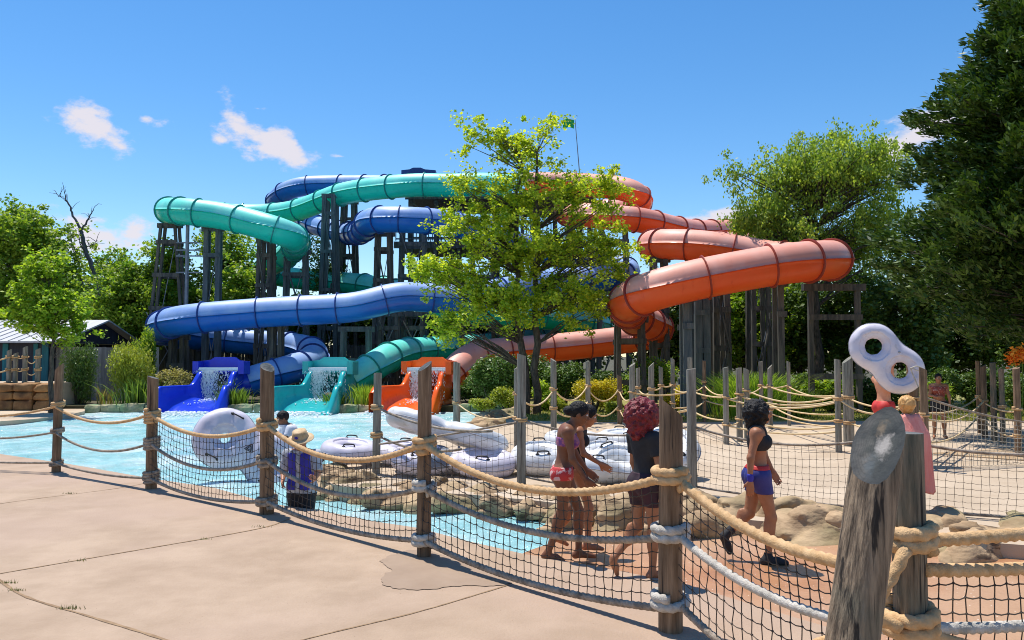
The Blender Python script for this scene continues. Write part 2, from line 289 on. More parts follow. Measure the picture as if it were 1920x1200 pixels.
def cut_mat(c, nrm):                                      # weathered end grain with rings round c
    m = mat('end_grain', (.018, .024, .026, 1), (.075, .078, .07, 1), scale=11, rough=.9, bump=.35, bscale=22, third=((.30, .26, .22, 1), 4.6, .8)); nt = m.node_tree; N = nt.nodes; L = nt.links; b = N['Principled BSDF']
    src = b.inputs['Base Color'].links[0].from_socket; tc = N.new('ShaderNodeTexCoord'); v = N.new('ShaderNodeVectorMath'); v.operation = 'SUBTRACT'; L.new(tc.outputs['Object'], v.inputs[0]); v.inputs[1].default_value = c
    nz = N.new('ShaderNodeTexNoise'); nz.inputs['Scale'].default_value = 9; L.new(tc.outputs['Object'], nz.inputs['Vector']); sx = N.new('ShaderNodeMapping'); sx.inputs['Scale'].default_value = (1, 1, 0); L.new(v.outputs[0], sx.inputs[0])
    ln = N.new('ShaderNodeVectorMath'); ln.operation = 'LENGTH'; L.new(sx.outputs[0], ln.inputs[0])
    a = N.new('ShaderNodeMath'); a.operation = 'MULTIPLY_ADD'; L.new(nz.outputs['Fac'], a.inputs[0]); a.inputs[1].default_value = .045; L.new(ln.outputs['Value'], a.inputs[2])
    s = N.new('ShaderNodeMath'); s.operation = 'MULTIPLY'; L.new(a.outputs[0], s.inputs[0]); s.inputs[1].default_value = 560; si = N.new('ShaderNodeMath'); si.operation = 'SINE'; L.new(s.outputs[0], si.inputs[0])
    mr = N.new('ShaderNodeMapRange'); mr.inputs['From Min'].default_value = .2; mr.inputs['To Max'].default_value = .3; L.new(si.outputs[0], mr.inputs['Value'])
    e = N.new('ShaderNodeMapRange'); e.inputs['From Min'].default_value = .075; e.inputs['From Max'].default_value = .14; e.inputs['To Max'].default_value = .75; L.new(a.outputs[0], e.inputs['Value'])
    m1 = N.new('ShaderNodeMixRGB'); L.new(mr.outputs[0], m1.inputs[0]); L.new(src, m1.inputs[1]); m1.inputs[2].default_value = (.03, .03, .028, 1)
    m2 = N.new('ShaderNodeMixRGB'); L.new(e.outputs[0], m2.inputs[0]); L.new(m1.outputs[0], m2.inputs[1]); m2.inputs[2].default_value = (.03, .036, .04, 1); cur = m2.outputs[0]
    for (ox, oy, rr, cc, am) in ((.015, -.02, .050, (.42, .38, .34, 1), .85), (.035, .03, .040, (.20, .15, .10, 1), .8), (-.05, -.03, .05, (.10, .12, .13, 1), .6)):      # lichen and bare wood patches
        q = N.new('ShaderNodeVectorMath'); q.operation = 'SUBTRACT'; L.new(sx.outputs[0], q.inputs[0]); q.inputs[1].default_value = (ox, oy, 0); l2 = N.new('ShaderNodeVectorMath'); l2.operation = 'LENGTH'; L.new(q.outputs[0], l2.inputs[0])
        n2 = N.new('ShaderNodeTexNoise'); n2.inputs['Scale'].default_value = 22; n2.inputs['Detail'].default_value = 6; n2.inputs['Roughness'].default_value = .7; L.new(tc.outputs['Object'], n2.inputs['Vector'])
        a2 = N.new('ShaderNodeMath'); a2.operation = 'MULTIPLY_ADD'; L.new(n2.outputs['Fac'], a2.inputs[0]); a2.inputs[1].default_value = .11; L.new(l2.outputs['Value'], a2.inputs[2])
        r2 = N.new('ShaderNodeMapRange'); r2.inputs['From Min'].default_value = rr+.045; r2.inputs['From Max'].default_value = rr+.015; r2.inputs['To Max'].default_value = am; L.new(a2.outputs[0], r2.inputs['Value'])
        m6 = N.new('ShaderNodeMixRGB'); L.new(r2.outputs[0], m6.inputs[0]); L.new(cur, m6.inputs[1]); m6.inputs[2].default_value = cc; cur = m6.outputs[0]
    L.new(cur, b.inputs['Base Color']); return m
def water_mat():
    m = bpy.data.materials.new('pool_water'); m.use_nodes = True; nt = m.node_tree; N = nt.nodes; L = nt.links; b = N['Principled BSDF']
    tc = N.new('ShaderNodeTexCoord'); mp = N.new('ShaderNodeMapping'); mp.inputs['Scale'].default_value = (1, .8, 1); L.new(tc.outputs['Object'], mp.inputs[0])
    n1 = N.new('ShaderNodeTexNoise'); n1.inputs['Scale'].default_value = .55; n1.inputs['Detail'].default_value = 8; n1.inputs['Roughness'].default_value = .66; n1.inputs['Distortion'].default_value = .6; L.new(mp.outputs[0], n1.inputs['Vector'])
    cr = N.new('ShaderNodeValToRGB'); e = cr.color_ramp.elements; e[0].position = .3; e[0].color = (.27, .62, .66, 1); e[1].position = .74; e[1].color = (.74, .86, .86, 1)
    e2 = cr.color_ramp.elements.new(.52); e2.color = (.41, .72, .75, 1); e3 = cr.color_ramp.elements.new(.62); e3.color = (.62, .82, .84, 1)
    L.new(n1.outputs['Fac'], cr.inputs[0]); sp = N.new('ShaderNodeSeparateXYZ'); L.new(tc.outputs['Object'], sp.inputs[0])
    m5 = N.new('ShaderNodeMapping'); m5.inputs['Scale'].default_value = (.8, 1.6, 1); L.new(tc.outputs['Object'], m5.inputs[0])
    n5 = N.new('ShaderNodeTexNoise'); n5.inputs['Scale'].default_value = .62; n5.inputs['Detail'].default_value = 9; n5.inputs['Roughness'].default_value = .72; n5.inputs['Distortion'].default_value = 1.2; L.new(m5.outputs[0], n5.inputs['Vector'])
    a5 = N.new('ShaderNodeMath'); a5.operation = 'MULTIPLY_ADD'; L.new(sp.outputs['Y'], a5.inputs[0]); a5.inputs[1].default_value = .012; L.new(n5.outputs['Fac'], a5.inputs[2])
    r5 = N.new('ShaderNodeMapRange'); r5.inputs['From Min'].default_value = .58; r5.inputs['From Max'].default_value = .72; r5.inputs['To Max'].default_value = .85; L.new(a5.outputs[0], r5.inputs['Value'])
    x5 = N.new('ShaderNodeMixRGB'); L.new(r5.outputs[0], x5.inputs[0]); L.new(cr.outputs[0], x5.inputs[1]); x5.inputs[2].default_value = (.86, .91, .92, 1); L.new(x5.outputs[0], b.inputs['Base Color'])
    b.inputs['Roughness'].default_value = .12; b.inputs['IOR'].default_value = 1.33; b.inputs['Specular IOR Level'].default_value = .45
    n2 = N.new('ShaderNodeTexNoise'); n2.inputs['Scale'].default_value = 2.9; n2.inputs['Roughness'].default_value = .68; n2.inputs['Detail'].default_value = 8; n2.inputs['Distortion'].default_value = .8; L.new(mp.outputs[0], n2.inputs['Vector'])
    bp = N.new('ShaderNodeBump'); bp.inputs['Strength'].default_value = .9; bp.inputs['Distance'].default_value = .14; L.new(n2.outputs['Fac'], bp.inputs['Height']); L.new(bp.outputs[0], b.inputs['Normal'])
    return m
M['water'] = water_mat()
M['foam'] = mat('foam', (.75, .85, .88, 1), (.9, .93, .94, 1), scale=4, rough=.5, bump=.6, bscale=10)
# ------------------------------------------------------------ ground, pool, decks
WL = -0.10; UD = 0.12
def gp(pts, z): return [tuple(G(x, y, z))[:2] for x, y in pts]
def ground():
    xs = [-900, -200, -60, -40.001, -40, -20, 0, 20, 60, 200, 900]; ys = [-200, -20, 0, 15, 30.3, 30.301, 45, 80, 160, 400, 2200]
    v = []; nx = len(xs)
    for y in ys:
        for x in xs: v.append((x, y, -.8 if (y <= 30.3 and -40 <= x and y > -20 and x < 60) else .05))
    f = [(j*nx+i, j*nx+i+1, (j+1)*nx+i+1, (j+1)*nx+i) for j in range(len(ys)-1) for i in range(nx-1)]
    mesh_obj('ground', v, f, M['soil'], local=True, kind='structure')
ground()
NE = [(-700, 790), (-300, 815), (0, 851), (130, 870), (290, 898), (400, 914), (512, 945), (600, 957), (705, 978), (780, 989), (880, 1015), (980, 1038), (1106, 1060), (1279, 1093), (1428, 1139), (1560, 1178), (1760, 1230)]
ne = gp(NE, 0)
b = MB(); b.prism([(-40, -8)]+[(-40, ne[0][1])]+ne[0:]+[(8, 3.4), (30, 3.2), (30, -8)][:0]+[(6, ne[-1][1]-.3), (40, ne[-1][1]-.6), (40, -8)], -.75, 0.0)
b.build('near_deck', M['deck'], kind='structure')
def lines_on_deck():
    b = MB()
    for ln, wd in [([(-200, 978), (0, 944), (215, 916), (290, 902)], .018), ([(-100, 1094), (0, 1075), (240, 1034), (480, 992), (545, 972)], .022),
                   ([(-60, 1040), (0, 1088), (50, 1119), (160, 1153), (300, 1196), (420, 1240)], .026), ([(480, 1222), (620, 1186), (790, 1145), (955, 1096)], .018)]:
        pts = resample(crom([G(x, y, .004) for x, y in ln], 8), .12)
        T = np.gradient(pts, axis=0); T /= np.linalg.norm(T, axis=1)[:, None]; S = np.cross(T, [0, 0, 1])
        wv = wd*.5*(1+.35*rng.standard_normal(len(pts)).clip(-1, 1))[:, None]
        v = np.concatenate([pts+S*wv, pts-S*wv]); n = len(pts)
        b.add(v, [(i, i+1, n+i+1, n+i) for i in range(n-1)])
    b.build('deck_joints', M['joint'], kind='structure')
    # damp patch by the fourth post
    c = [(712, 1052), (735, 1040), (790, 1030), (860, 1050), (930, 1075), (958, 1092), (930, 1098), (860, 1098), (800, 1105), (745, 1103), (716, 1093), (722, 1075), (735, 1070)]
    pts = crom([G(x, y, .006) for x, y in c+[c[0]]], 14)[:-1]; n_ = len(pts); cc = pts.mean(0); kk = 1+.018*np.sin(np.arange(n_)*2*math.pi/n_*19)+.012*np.sin(np.arange(n_)*2*math.pi/n_*41+1); pts[:, :2] = cc[:2]+(pts[:, :2]-cc[:2])*kk[:, None]
    b = MB(); b.add(np.concatenate([pts, [cc]]), [((i+1) % n_, i, n_) for i in range(n_)]); o = b.build('damp_stain', M['stain'], kind='structure')
    # tufts of weed in the joints
    for i, (x, y, n, lab) in enumerate([(130, 926, 26, 'small dry grass tuft in the joint nearest the pool'), (148, 1052, 14, 'tiny green weed tuft in the middle deck joint'), (12, 1094, 30, 'weed growing in the curved joint at the left frame edge'),
                                   (130, 1142, 40, 'longest strip of dry weeds in the curved deck joint'), (30, 1108, 24, 'low weeds in the curved joint just above the longest strip'), (387, 1012, 12, 'small dark weed in the middle joint towards the fence'), (490, 989, 16, 'dark weed at the joint end under the front fence')]):
        p = G(x, y, 0); b = MB()
        for k in range(n):
            q = p+Vector((random.gauss(0, .05), random.gauss(0, .009), 0)); d = Vector((random.gauss(0, .5), random.gauss(0, .5), 1)).normalized()*random.uniform(.015, .045)
            b.add([q+Vector((-.004, 0, .002)), q+Vector((.004, 0, .002)), q+d], [(0, 1, 2)])
        b.build('weed_tuft', M['weed'], label=lab, cat='weed', group='weeds in the deck joints', kind='stuff')
lines_on_deck()
# pool floor ramp and water
def ramp():
    xs = np.linspace(-9, 12, 90); ys = np.linspace(2.5, 12, 44); v = []
    for y in ys:
        for x in xs:
            t = min(max((2.3-x+(y-8)*.25)/2.2, 0), 4); v.append((x, y, -.02-.075*t**1.3+.004*math.sin(x*3+y)))
    n = len(xs); f = [(j*n+i, j*n+i+1, (j+1)*n+i+1, (j+1)*n+i) for j in range(len(ys)-1) for i in range(n-1)]
    mesh_obj('wading_ramp', v, f, M['wet'], kind='structure', smooth=True)
ramp()
def water():
    xs = np.concatenate([np.linspace(-40, -14, 60), np.linspace(-13.9, 3, 200)]); ys = np.linspace(5.6, 30.15, 230); X, Y = np.meshgrid(xs, ys)
    Z = WL+.012*np.sin(X*2.1+Y*1.3)+.010*np.sin(X*3.7-Y*2.9+1)+.008*np.sin(X*5.9+Y*4.1)+.012*np.sin(Y*2.3-X*.7)
    amp = np.clip((Y-8.5)/4, .1, 1.0); Z = WL+(Z-WL)*amp
    n = len(xs); idx = np.arange(X.size).reshape(X.shape); f = np.stack([idx[:-1, :-1], idx[:-1, 1:], idx[1:, 1:], idx[1:, :-1]], -1).reshape(-1, 4)
    mesh_obj('pool_water', np.stack([X, Y, Z], -1).reshape(-1, 3), f, M['water'], kind='structure', smooth=True)
water()
# left deck corner across the pool
b = MB(); b.prism([tuple(G(x, y, 0))[:2] for x, y in [(-500, 800), (0, 791), (60, 787), (120, 781), (158, 772), (160, 768)]]+[(-14.6, 30.6), (-40, 30.6)], -.75, .02)
b.build('far_left_deck', M['deckfar'], kind='structure')
# upper deck with queue lines (island on its left end)
isl = [(612, 905), (640, 912), (740, 920), (880, 927), (1000, 938), (1160, 957), (1260, 966), (1330, 968), (1440, 978), (1560, 990), (1760, 1010), (1920, 1022), (2600, 1075)]
back = [(985, 761), (960, 772), (935, 786), (900, 800), (830, 815), (760, 842), (680, 858), (628, 872), (600, 888)]
pi_ = gp(isl, UD); pb = gp(back, UD)
b = MB(); b.prism(pi_+[(40, pi_[-1][1]), (40, 23.2), (10, 23.4), (2, 23.0), (pb[0][0]+.3, 24.2)]+pb[1:], -.78, UD)
b.build('queue_deck', M['deckfar'], kind='structure')
b = MB(); b.prism([(40, 23.15), (10, 23.3), (2, 22.95), (.6, 23.4), (-.3, 26), (-.1, 30.6), (-.1, 40), (60, 40), (60, 23)], .03, UD+.03)
b.build('lawn', M['lawn'], kind='structure')
b = MB(); b.prism([(8, 15.5), (10.2, 13.6), (12, 12.6), (40, 12.2), (40, 17), (16, 16.8), (12, 17.2)], UD-.02, UD+.02)
o = b.build('gravel_bed', mat('bed', (.3, .2, .11, 1), (.5, .36, .22, 1), scale=2, rough=.95, bump=.5), kind='structure')
# ------------------------------------------------------------ distance-field modelling (rocks, floats, people)
def surf(f, lo, hi, h):
    lo = np.array(lo, float); hi = np.array(hi, float); n = np.ceil((hi-lo)/h).astype(int)+1
    ax = [lo[i]+h*np.arange(n[i]) for i in range(3)]
    X, Y, Z = np.meshgrid(*ax, indexing='ij'); V = f(X.astype(np.float32), Y.astype(np.float32), Z.astype(np.float32)); S = V < 0
    c = [V[:-1, :-1, :-1], V[1:, :-1, :-1], V[:-1, 1:, :-1], V[1:, 1:, :-1], V[:-1, :-1, 1:], V[1:, :-1, 1:], V[:-1, 1:, 1:], V[1:, 1:, 1:]]
    cnt = sum((q < 0).astype(np.int8) for q in c); act = (cnt > 0) & (cnt < 8); ids = -np.ones(act.shape, int); I = np.argwhere(act); ids[act] = np.arange(len(I))
    cv = np.stack([q[act] for q in c], 1); off = np.array([(i & 1, (i >> 1) & 1, (i >> 2) & 1) for i in range(8)], float)
    acc = np.zeros((len(I), 3)); k = np.zeros(len(I))
    for a in range(8):
        for d in (1, 2, 4):
            if a & d: continue
            b_ = a | d; va, vb = cv[:, a], cv[:, b_]; m = (va < 0) != (vb < 0); t = np.where(m, va/(va-vb+1e-20*(va == vb)), 0)
            p = off[a]+(off[b_]-off[a])*t[:, None]; acc += np.where(m[:, None], p, 0); k += m
    v = lo+h*(I+acc/k[:, None]); F_ = []
    for d in range(3):
        o1, o2 = (d+1) % 3, (d+2) % 3; sl0 = [slice(None)]*3; sl1 = [slice(None)]*3; sl0[d] = slice(0, -1); sl1[d] = slice(1, None)
        A, B = S[tuple(sl0)], S[tuple(sl1)]; E_ = np.argwhere(A != B); E_ = E_[(E_[:, o1] > 0) & (E_[:, o2] > 0) & (E_[:, o1] < n[o1]-1) & (E_[:, o2] < n[o2]-1)]
        fl = A[tuple(E_.T)]; q = []
        for (a, b_) in ((0, 0), (1, 0), (1, 1), (0, 1)):
            e = E_.copy(); e[:, o1] -= a; e[:, o2] -= b_; q.append(ids[tuple(e.T)])
        q = np.stack(q, 1); q[~fl] = q[~fl][:, ::-1]; F_.append(q)
    return v, np.concatenate(F_)
def smin(a, b, k): 
    h = np.maximum(k-np.abs(a-b), 0)/k; return np.minimum(a, b)-h*h*k*.25
def ncheap(X, Y, Z, s, seed=0):                           # cheap smooth noise from sines
    a = np.sin(X*s*1.3+seed+1.7*np.sin(Y*s*.9+seed*2))+np.sin(Y*s*1.1+seed*1.3+1.5*np.sin(Z*s*1.2))+np.sin(Z*s*1.5+seed*.7+1.3*np.sin(X*s*.8)); return a/3
def rock_ledge(pts, seed, label, big=1.0):
    pts = [np.array(tuple(p)) for p in pts]; r_ = np.random.default_rng(seed); balls = []
    path = resample(crom(pts, 8), .36*big)
    for p in path:
        for k in range(3 if big > 1.15 else 2):
            balls.append((p+np.array([r_.normal(0, .14), (-.10, .22, .52)[k]*big+r_.normal(0, .05), (-.10, -.02, .02)[k]]), np.array([r_.uniform(.30, .62), r_.uniform(.12, .22), r_.uniform(.13, .24)*(1, 1, .7)[k]])*big, r_.uniform(.35, 1.1), r_.uniform(-.35, .35)))
    lo = np.min([b[0] for b in balls], 0)-.7*big; hi = np.max([b[0] for b in balls], 0)+.7*big
    def f(X, Y, Z):
        d = np.full(X.shape, 9, np.float32)
        for c, r, a, tl in balls:
            ix = np.argwhere(np.abs(X[:, 0, 0]-c[0]) < .85*big).ravel()
            if len(ix) == 0: continue
            s = slice(ix[0], ix[-1]+1); x = X[s]-c[0]; y = Y[s]-c[1]; z = Z[s]-c[2]; ca, sa = math.cos(a), math.sin(a)
            u = (x*ca+y*sa)/r[0]; v = (-x*sa+y*ca)/r[1]; w_ = (z-tl*(x*ca+y*sa))/r[2]; q = (np.sqrt(u*u+v*v+w_*w_)-1)*min(r); d[s] = smin(d[s], q, .018)
        return d+.012*ncheap(X, Y, Z*1.6, 11, seed)+.055*np.abs(ncheap(X+Y, Y, Z*2, 5.5, seed+3))+.018*np.abs(ncheap(X-Y, Z*2, Y, 15, seed+5))-.02
    v, q = surf(f, lo, hi, .030*big)
    return mesh_obj('rock', v, q, M['rock'], smooth=True, label=label, cat='rock', group='rocks edging the wading channel')
zc = .03
L1 = [G(x, y, zc) for x, y in [(602, 893), (640, 914), (700, 924)]]
rock_ledge(L1, 1, 'sandy boulder edge at the left tip of the rocky island')
rock_ledge([G(x, y, zc) for x, y in [(735, 926), (800, 931), (880, 937)]], 2, 'sandy rocks behind the net right around the post left of the bathers')
rock_ledge([G(x, y, zc) for x, y in [(920, 939), (980, 945), (1050, 952)]], 3, 'sandy rocks beside the two girls, edging the white shallow water')
rock_ledge([G(x, y, zc) for x, y in [(1090, 965), (1160, 970), (1240, 976)]], 4, 'sandy rocks behind the red-haired bather', 1.16)
rock_ledge([G(x, y, zc) for x, y in [(1270, 975), (1330, 980), (1400, 985)]], 5, 'dark hollow rocks right of the near tall split post', 1.2)
rock_ledge([G(x, y, zc) for x, y in [(1440, 990), (1500, 996), (1560, 1002)]], 6, 'rounded brown rocks behind the walking bather in blue shorts', 1.25)
rock_ledge([G(x, y, zc) for x, y in [(1620, 1006), (1700, 1012), (1790, 1020)]], 7, 'flat sandy rocks just right of the big leaning post', 1.2)
rock_ledge([G(x, y, zc) for x, y in [(1850, 1024), (1950, 1036), (2080, 1050)]], 8, 'flat sandy rocks at the right frame edge', 1.2)
rock_ledge([G(x, y, .1) for x, y in [(650, 868), (700, 856), (760, 846)]], 9, 'low rocks under the lying tubes on the pool side of the island', .8)
rock_ledge([G(x, y, .12) for x, y in [(905, 800), (925, 788), (950, 780), (975, 772)]], 10, 'pale boulders at the pool corner beside the tall grey post', 1.1)
# far pool wall of stone blocks
def pool_wall(px0, px1, Y, ztop, lab, m='wallstone', d=.5):
    e = empty('stone_wall', (P((px0+px1)/2, 760, Y).x, Y, -.2), lab, 'stone wall')
    x0, x1 = P(px0, 700, Y).x, P(px1, 700, Y).x; x = x0
    while x < x1-.15:
        wd = min(random.uniform(.5, .95), x1-x); b = MB(); h = ztop+random.uniform(-.03, .03)
        n = 5; V = []; r0 = random.random()*9
        def pt(i, j, k):
            a = [x+.012+(wd-.024)*i/n, Y+d*j/3, -.3+(h+.3)*k/4]
            s = .03*math.sin(a[0]*9+a[2]*7+r0)+.02*math.sin(a[2]*13+a[0]*4)
            if k == 4 and (j == 0): a[1] += .05; a[2] -= .02
            a[1] += s if j == 0 else 0; a[2] += .018*math.sin(a[0]*11+r0) if k == 4 else 0; return a
        g = {}; idx = 0; V = []; Fc = []
        def vid(i, j, k):
            nonlocal idx
            if (i, j, k) not in g: g[(i, j, k)] = idx; V.append(pt(i, j, k)); idx += 1
            return g[(i, j, k)]
        for i in range(n):
            for k in range(4): Fc.append([vid(i, 0, k), vid(i+1, 0, k), vid(i+1, 0, k+1), vid(i, 0, k+1)])
            for j in range(3): Fc.append([vid(i, j, 4), vid(i+1, j, 4), vid(i+1, j+1, 4), vid(i, j+1, 4)])
        for k in range(4):
            for j in range(3):
                Fc.append([vid(0, j, k), vid(0, j, k+1), vid(0, j+1, k+1), vid(0, j+1, k)]); Fc.append([vid(n, j, k), vid(n, j+1, k), vid(n, j+1, k+1), vid(n, j, k+1)])
        b.add(V, Fc); b.build('stone_block', M[m], e); x += wd
pool_wall(158, 297, 30.0, .2, 'mossy stone pool edge left of the blue chute')
pool_wall(398, 509, 29.9, .2, 'mossy stone pool edge between blue and teal chutes')
pool_wall(606, 717, 29.9, .2, 'mossy stone pool edge between teal and orange chutes')
pool_wall(850, 985, 30.2, .2, 'stone pool edge right of the orange chute, under the dark bushes')
b = MB(); b.prism([(-40, 30.35), (0.1, 30.35), (0.1, 42), (-40, 42)], .02, .14); b.build('planting_bed', M['soil'], kind='structure')
# ------------------------------------------------------------ water slides
SR = 0.615
def sweep_half(path, r, a0, a1, n, lip=.0):
    p = path; T = np.gradient(p, axis=0); T /= np.linalg.norm(T, axis=1)[:, None]
    S = np.cross(T, [0, 0, 1.]); S /= np.linalg.norm(S, axis=1)[:, None]; U = np.cross(S, T)
    th = np.linspace(a0, a1, n+1); rr = np.full(n+1, r)
    c = np.cos(th); s = np.sin(th)
    if lip:                                              # out-turned seam lips on both long edges
        c = np.r_[c[0]*(1+lip), c, c[-1]*(1+lip)]; s = np.r_[s[0], s, s[-1]]; rr = np.full(n+3, r)
        dz = .012*np.sign(math.sin((a0+a1)/2)); s = s.copy(); s[0] += dz; s[-1] += dz
    k = len(c); v = p[:, None]+(S[:, None]*(c*rr)[None, :, None]+U[:, None]*(s*rr)[None, :, None])
    f = [(i*k+j, i*k+j+1, (i+1)*k+j+1, (i+1)*k+j) for i in range(len(p)-1) for j in range(k-1)]
    return v.reshape(-1, 3), f
def ring_at(mb, p, t, r, w_=.05, h=.075, n=26):
    t = t/np.linalg.norm(t); s = np.cross(t, [0, 0, 1.]); s /= np.linalg.norm(s); u = np.cross(s, t); V = []
    for j in range(n):
        a = 2*math.pi*j/n; d = s*math.cos(a)+u*math.sin(a)
        for (dr, dt) in ((-.01, -w_/2), (h*.6, -w_/2), (h, -w_*.2), (h, w_*.2), (h*.6, w_/2), (-.01, w_/2)): V.append(p+d*(r+dr)+t*dt)
    F_ = [(j*6+k, j*6+(k+1) % 6, ((j+1) % n)*6+(k+1) % 6, ((j+1) % n)*6+k) for j in range(n) for k in range(6)]
    mb.add(V, F_)
def slide(name, label, pts, cu, cl, cf, chute_mat, portal, exit_, trough, sp=1.85):
    n_ = len(pts); pts = [(x, y, Y*(1+.1*min(1, max(0, (n_-3-i)/7)))) for i, (x, y, Y) in enumerate(pts)]
    raw = crom([P(x, y, Y) for x, y, Y in pts], 10); path = resample(raw, .22)
    for _ in range(14): path[1:-1] = .5*path[1:-1]+.25*(path[:-2]+path[2:])
    root = empty(name, (path[-1][0], path[-1][1], 0), label, 'water slide')
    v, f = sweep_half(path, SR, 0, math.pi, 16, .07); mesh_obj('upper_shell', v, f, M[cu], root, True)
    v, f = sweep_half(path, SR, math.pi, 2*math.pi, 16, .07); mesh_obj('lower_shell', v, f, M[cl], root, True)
    d = np.r_[0, np.cumsum(np.linalg.norm(np.diff(path, axis=0), axis=1))]; s = .6; T = np.gradient(path, axis=0); k = 0
    while s < d[-1]-.3:
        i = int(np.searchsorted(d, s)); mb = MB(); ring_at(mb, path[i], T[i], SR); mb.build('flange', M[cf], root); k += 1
        curv = np.linalg.norm(T[min(i+6, len(T)-1)]/np.linalg.norm(T[min(i+6, len(T)-1)])-T[max(i-6, 0)]/np.linalg.norm(T[max(i-6, 0)]))
        s += sp*(.62 if curv > .85 else 1.0)*random.uniform(.86, 1.14)
    chute(root, portal, exit_, trough, chute_mat, cu, path[-1])
    return root, path
def chute(root, portal, exit_, trough, cm, cu, pend):
    C1 = P(*portal); C0 = P(*exit_); C1.z = 0; C0.z = 0
    ax = (C0-C1); Lc = ax.length; ax.normalize(); S = Vector((ax.y, -ax.x, 0))*-1      # S points to the viewer's right
    if S.x < 0: S = -S
    n = 30; prof = []; V = []; K = None
    def sm(a, b, x): t = min(max((x-a)/(b-a), 0), 1); return t*t*(3-2*t)
    def section(s, side_scale=(1, 1)):
        hw = .60+.42*sm(.25, .8, s); zf = .34*(1-sm(.4, .97, s))-.16*sm(.72, 1, s)
        tl = 1.42-.52*sm(.22, .42, s); tr_ = 1.42-.50*sm(.22, .42, s)-1.0*sm(.66, 1.0, s)
        tl = tl-.22*sm(.9, 1, s)
        pts = []
        pts.append((-hw-.20, zf-.3)); pts.append((-hw-.20, tl-.05)); pts.append((-hw-.15, tl)); pts.append((-hw-.03, tl))
        for a in np.linspace(0, 1, 7): pts.append((-hw+.30*a**2*.9, tl-.03-(tl-.03-zf-.0)*a**.6 if a < 1 else zf))
        pts += [(-hw+.42, zf-.02), (0, zf-.04), (hw-.42, zf-.02)]
        for a in np.linspace(1, 0, 7): pts.append((hw-.30*a**2*.9, tr_-.03-(tr_-.03-zf)*a**.6 if a < 1 else zf))
        pts += [(hw+.03, tr_), (hw+.15, tr_), (hw+.20, tr_-.05), (hw+.20, min(zf-.3, tr_-.1))]
        return pts
    for i in range(n+1):
        s = i/n; pts = section(s); c = C1+ax*Lc*s
        for (x, z) in pts: V.append(c+S*x+Vector((0, 0, z)))
    k = len(pts); F_ = [(i*k+j, i*k+j+1, (i+1)*k+j+1, (i+1)*k+j) for i in range(n) for j in range(k-1)]
    mesh_obj('splash_chute', [tuple(q) for q in V], F_, M[cm], root, True)
    # portal wall with the round mouth
    m = 32; V = []; cz = .86
    for j in range(m):
        a = 2*math.pi*j/m; c, s = math.cos(a), math.sin(a); V.append(C1+S*(c*.56)+Vector((0, 0, cz+s*.56))+ax*.02)
        e = .80; q = e/max(abs(c), abs(s)) if False else .78
        V.append(C1+S*(max(-.80, min(.80, c*1.1)))+Vector((0, 0, max(.25, min(1.62, cz+s*.95))))+ax*.02)
    mesh_obj('portal_wall', [tuple(q) for q in V], [(2*j, 2*j+1, 2*((j+1) % m)+1, 2*((j+1) % m)) for j in range(m)], M[cm], root)
    # short inner mouth tube joining the flume
    q0 = C1+Vector((0, 0, cz)); q1 = Vector(pend); pth = crom([q1, q1.lerp(q0, .5)+Vector((0, 0, .02)), q0], 6)
    v, f = sweep_half(pth, .57, 0, 2*math.pi, 24); mesh_obj('mouth_tube', v, f, M[cm], root, True)
    # trough with raised middle, in front of and above the mouth
    c = C1+ax*.25; b = MB(); wx = 1.06
    prof = [(-wx, 1.28), (wx, 1.28), (wx, 1.80), (wx*.62, 1.84), (wx*.45, 1.97), (-wx*.35, 1.97), (-wx*.52, 1.86), (-wx, 1.80)]
    n = len(prof); A = [tuple(c+S*x+Vector((0, 0, z))+ax*.0) for x, z in prof]; B = [tuple(c+S*x+Vector((0, 0, z))-ax*.10) for x, z in prof]
    b.add(A+B, [tuple(range(n)), tuple(range(2*n-1, n-1, -1))]+[(i, n+i, n+(i+1) % n, (i+1) % n) for i in range(n)])
    Mx = Matrix((S, ax, Vector((0, 0, 1)))).transposed()
    b.box(c+ax*.22+Vector((0, 0, 1.40)), (2*wx, .44, .05), M=Mx)
    for sx in (-1, 1): b.box(c+ax*.23+S*(sx*(wx-.12))+Vector((0, 0, 1.55)), (.24, .46, .5), M=Mx)
    t = b.build('water_trough', M[cm], root)
    b = MB(); b.box(c+ax*.24+Vector((0, 0, 1.50)), (2*wx-.5, .38, .12), M=Mx); b.build('trough_water', M['foam'], root)
    return
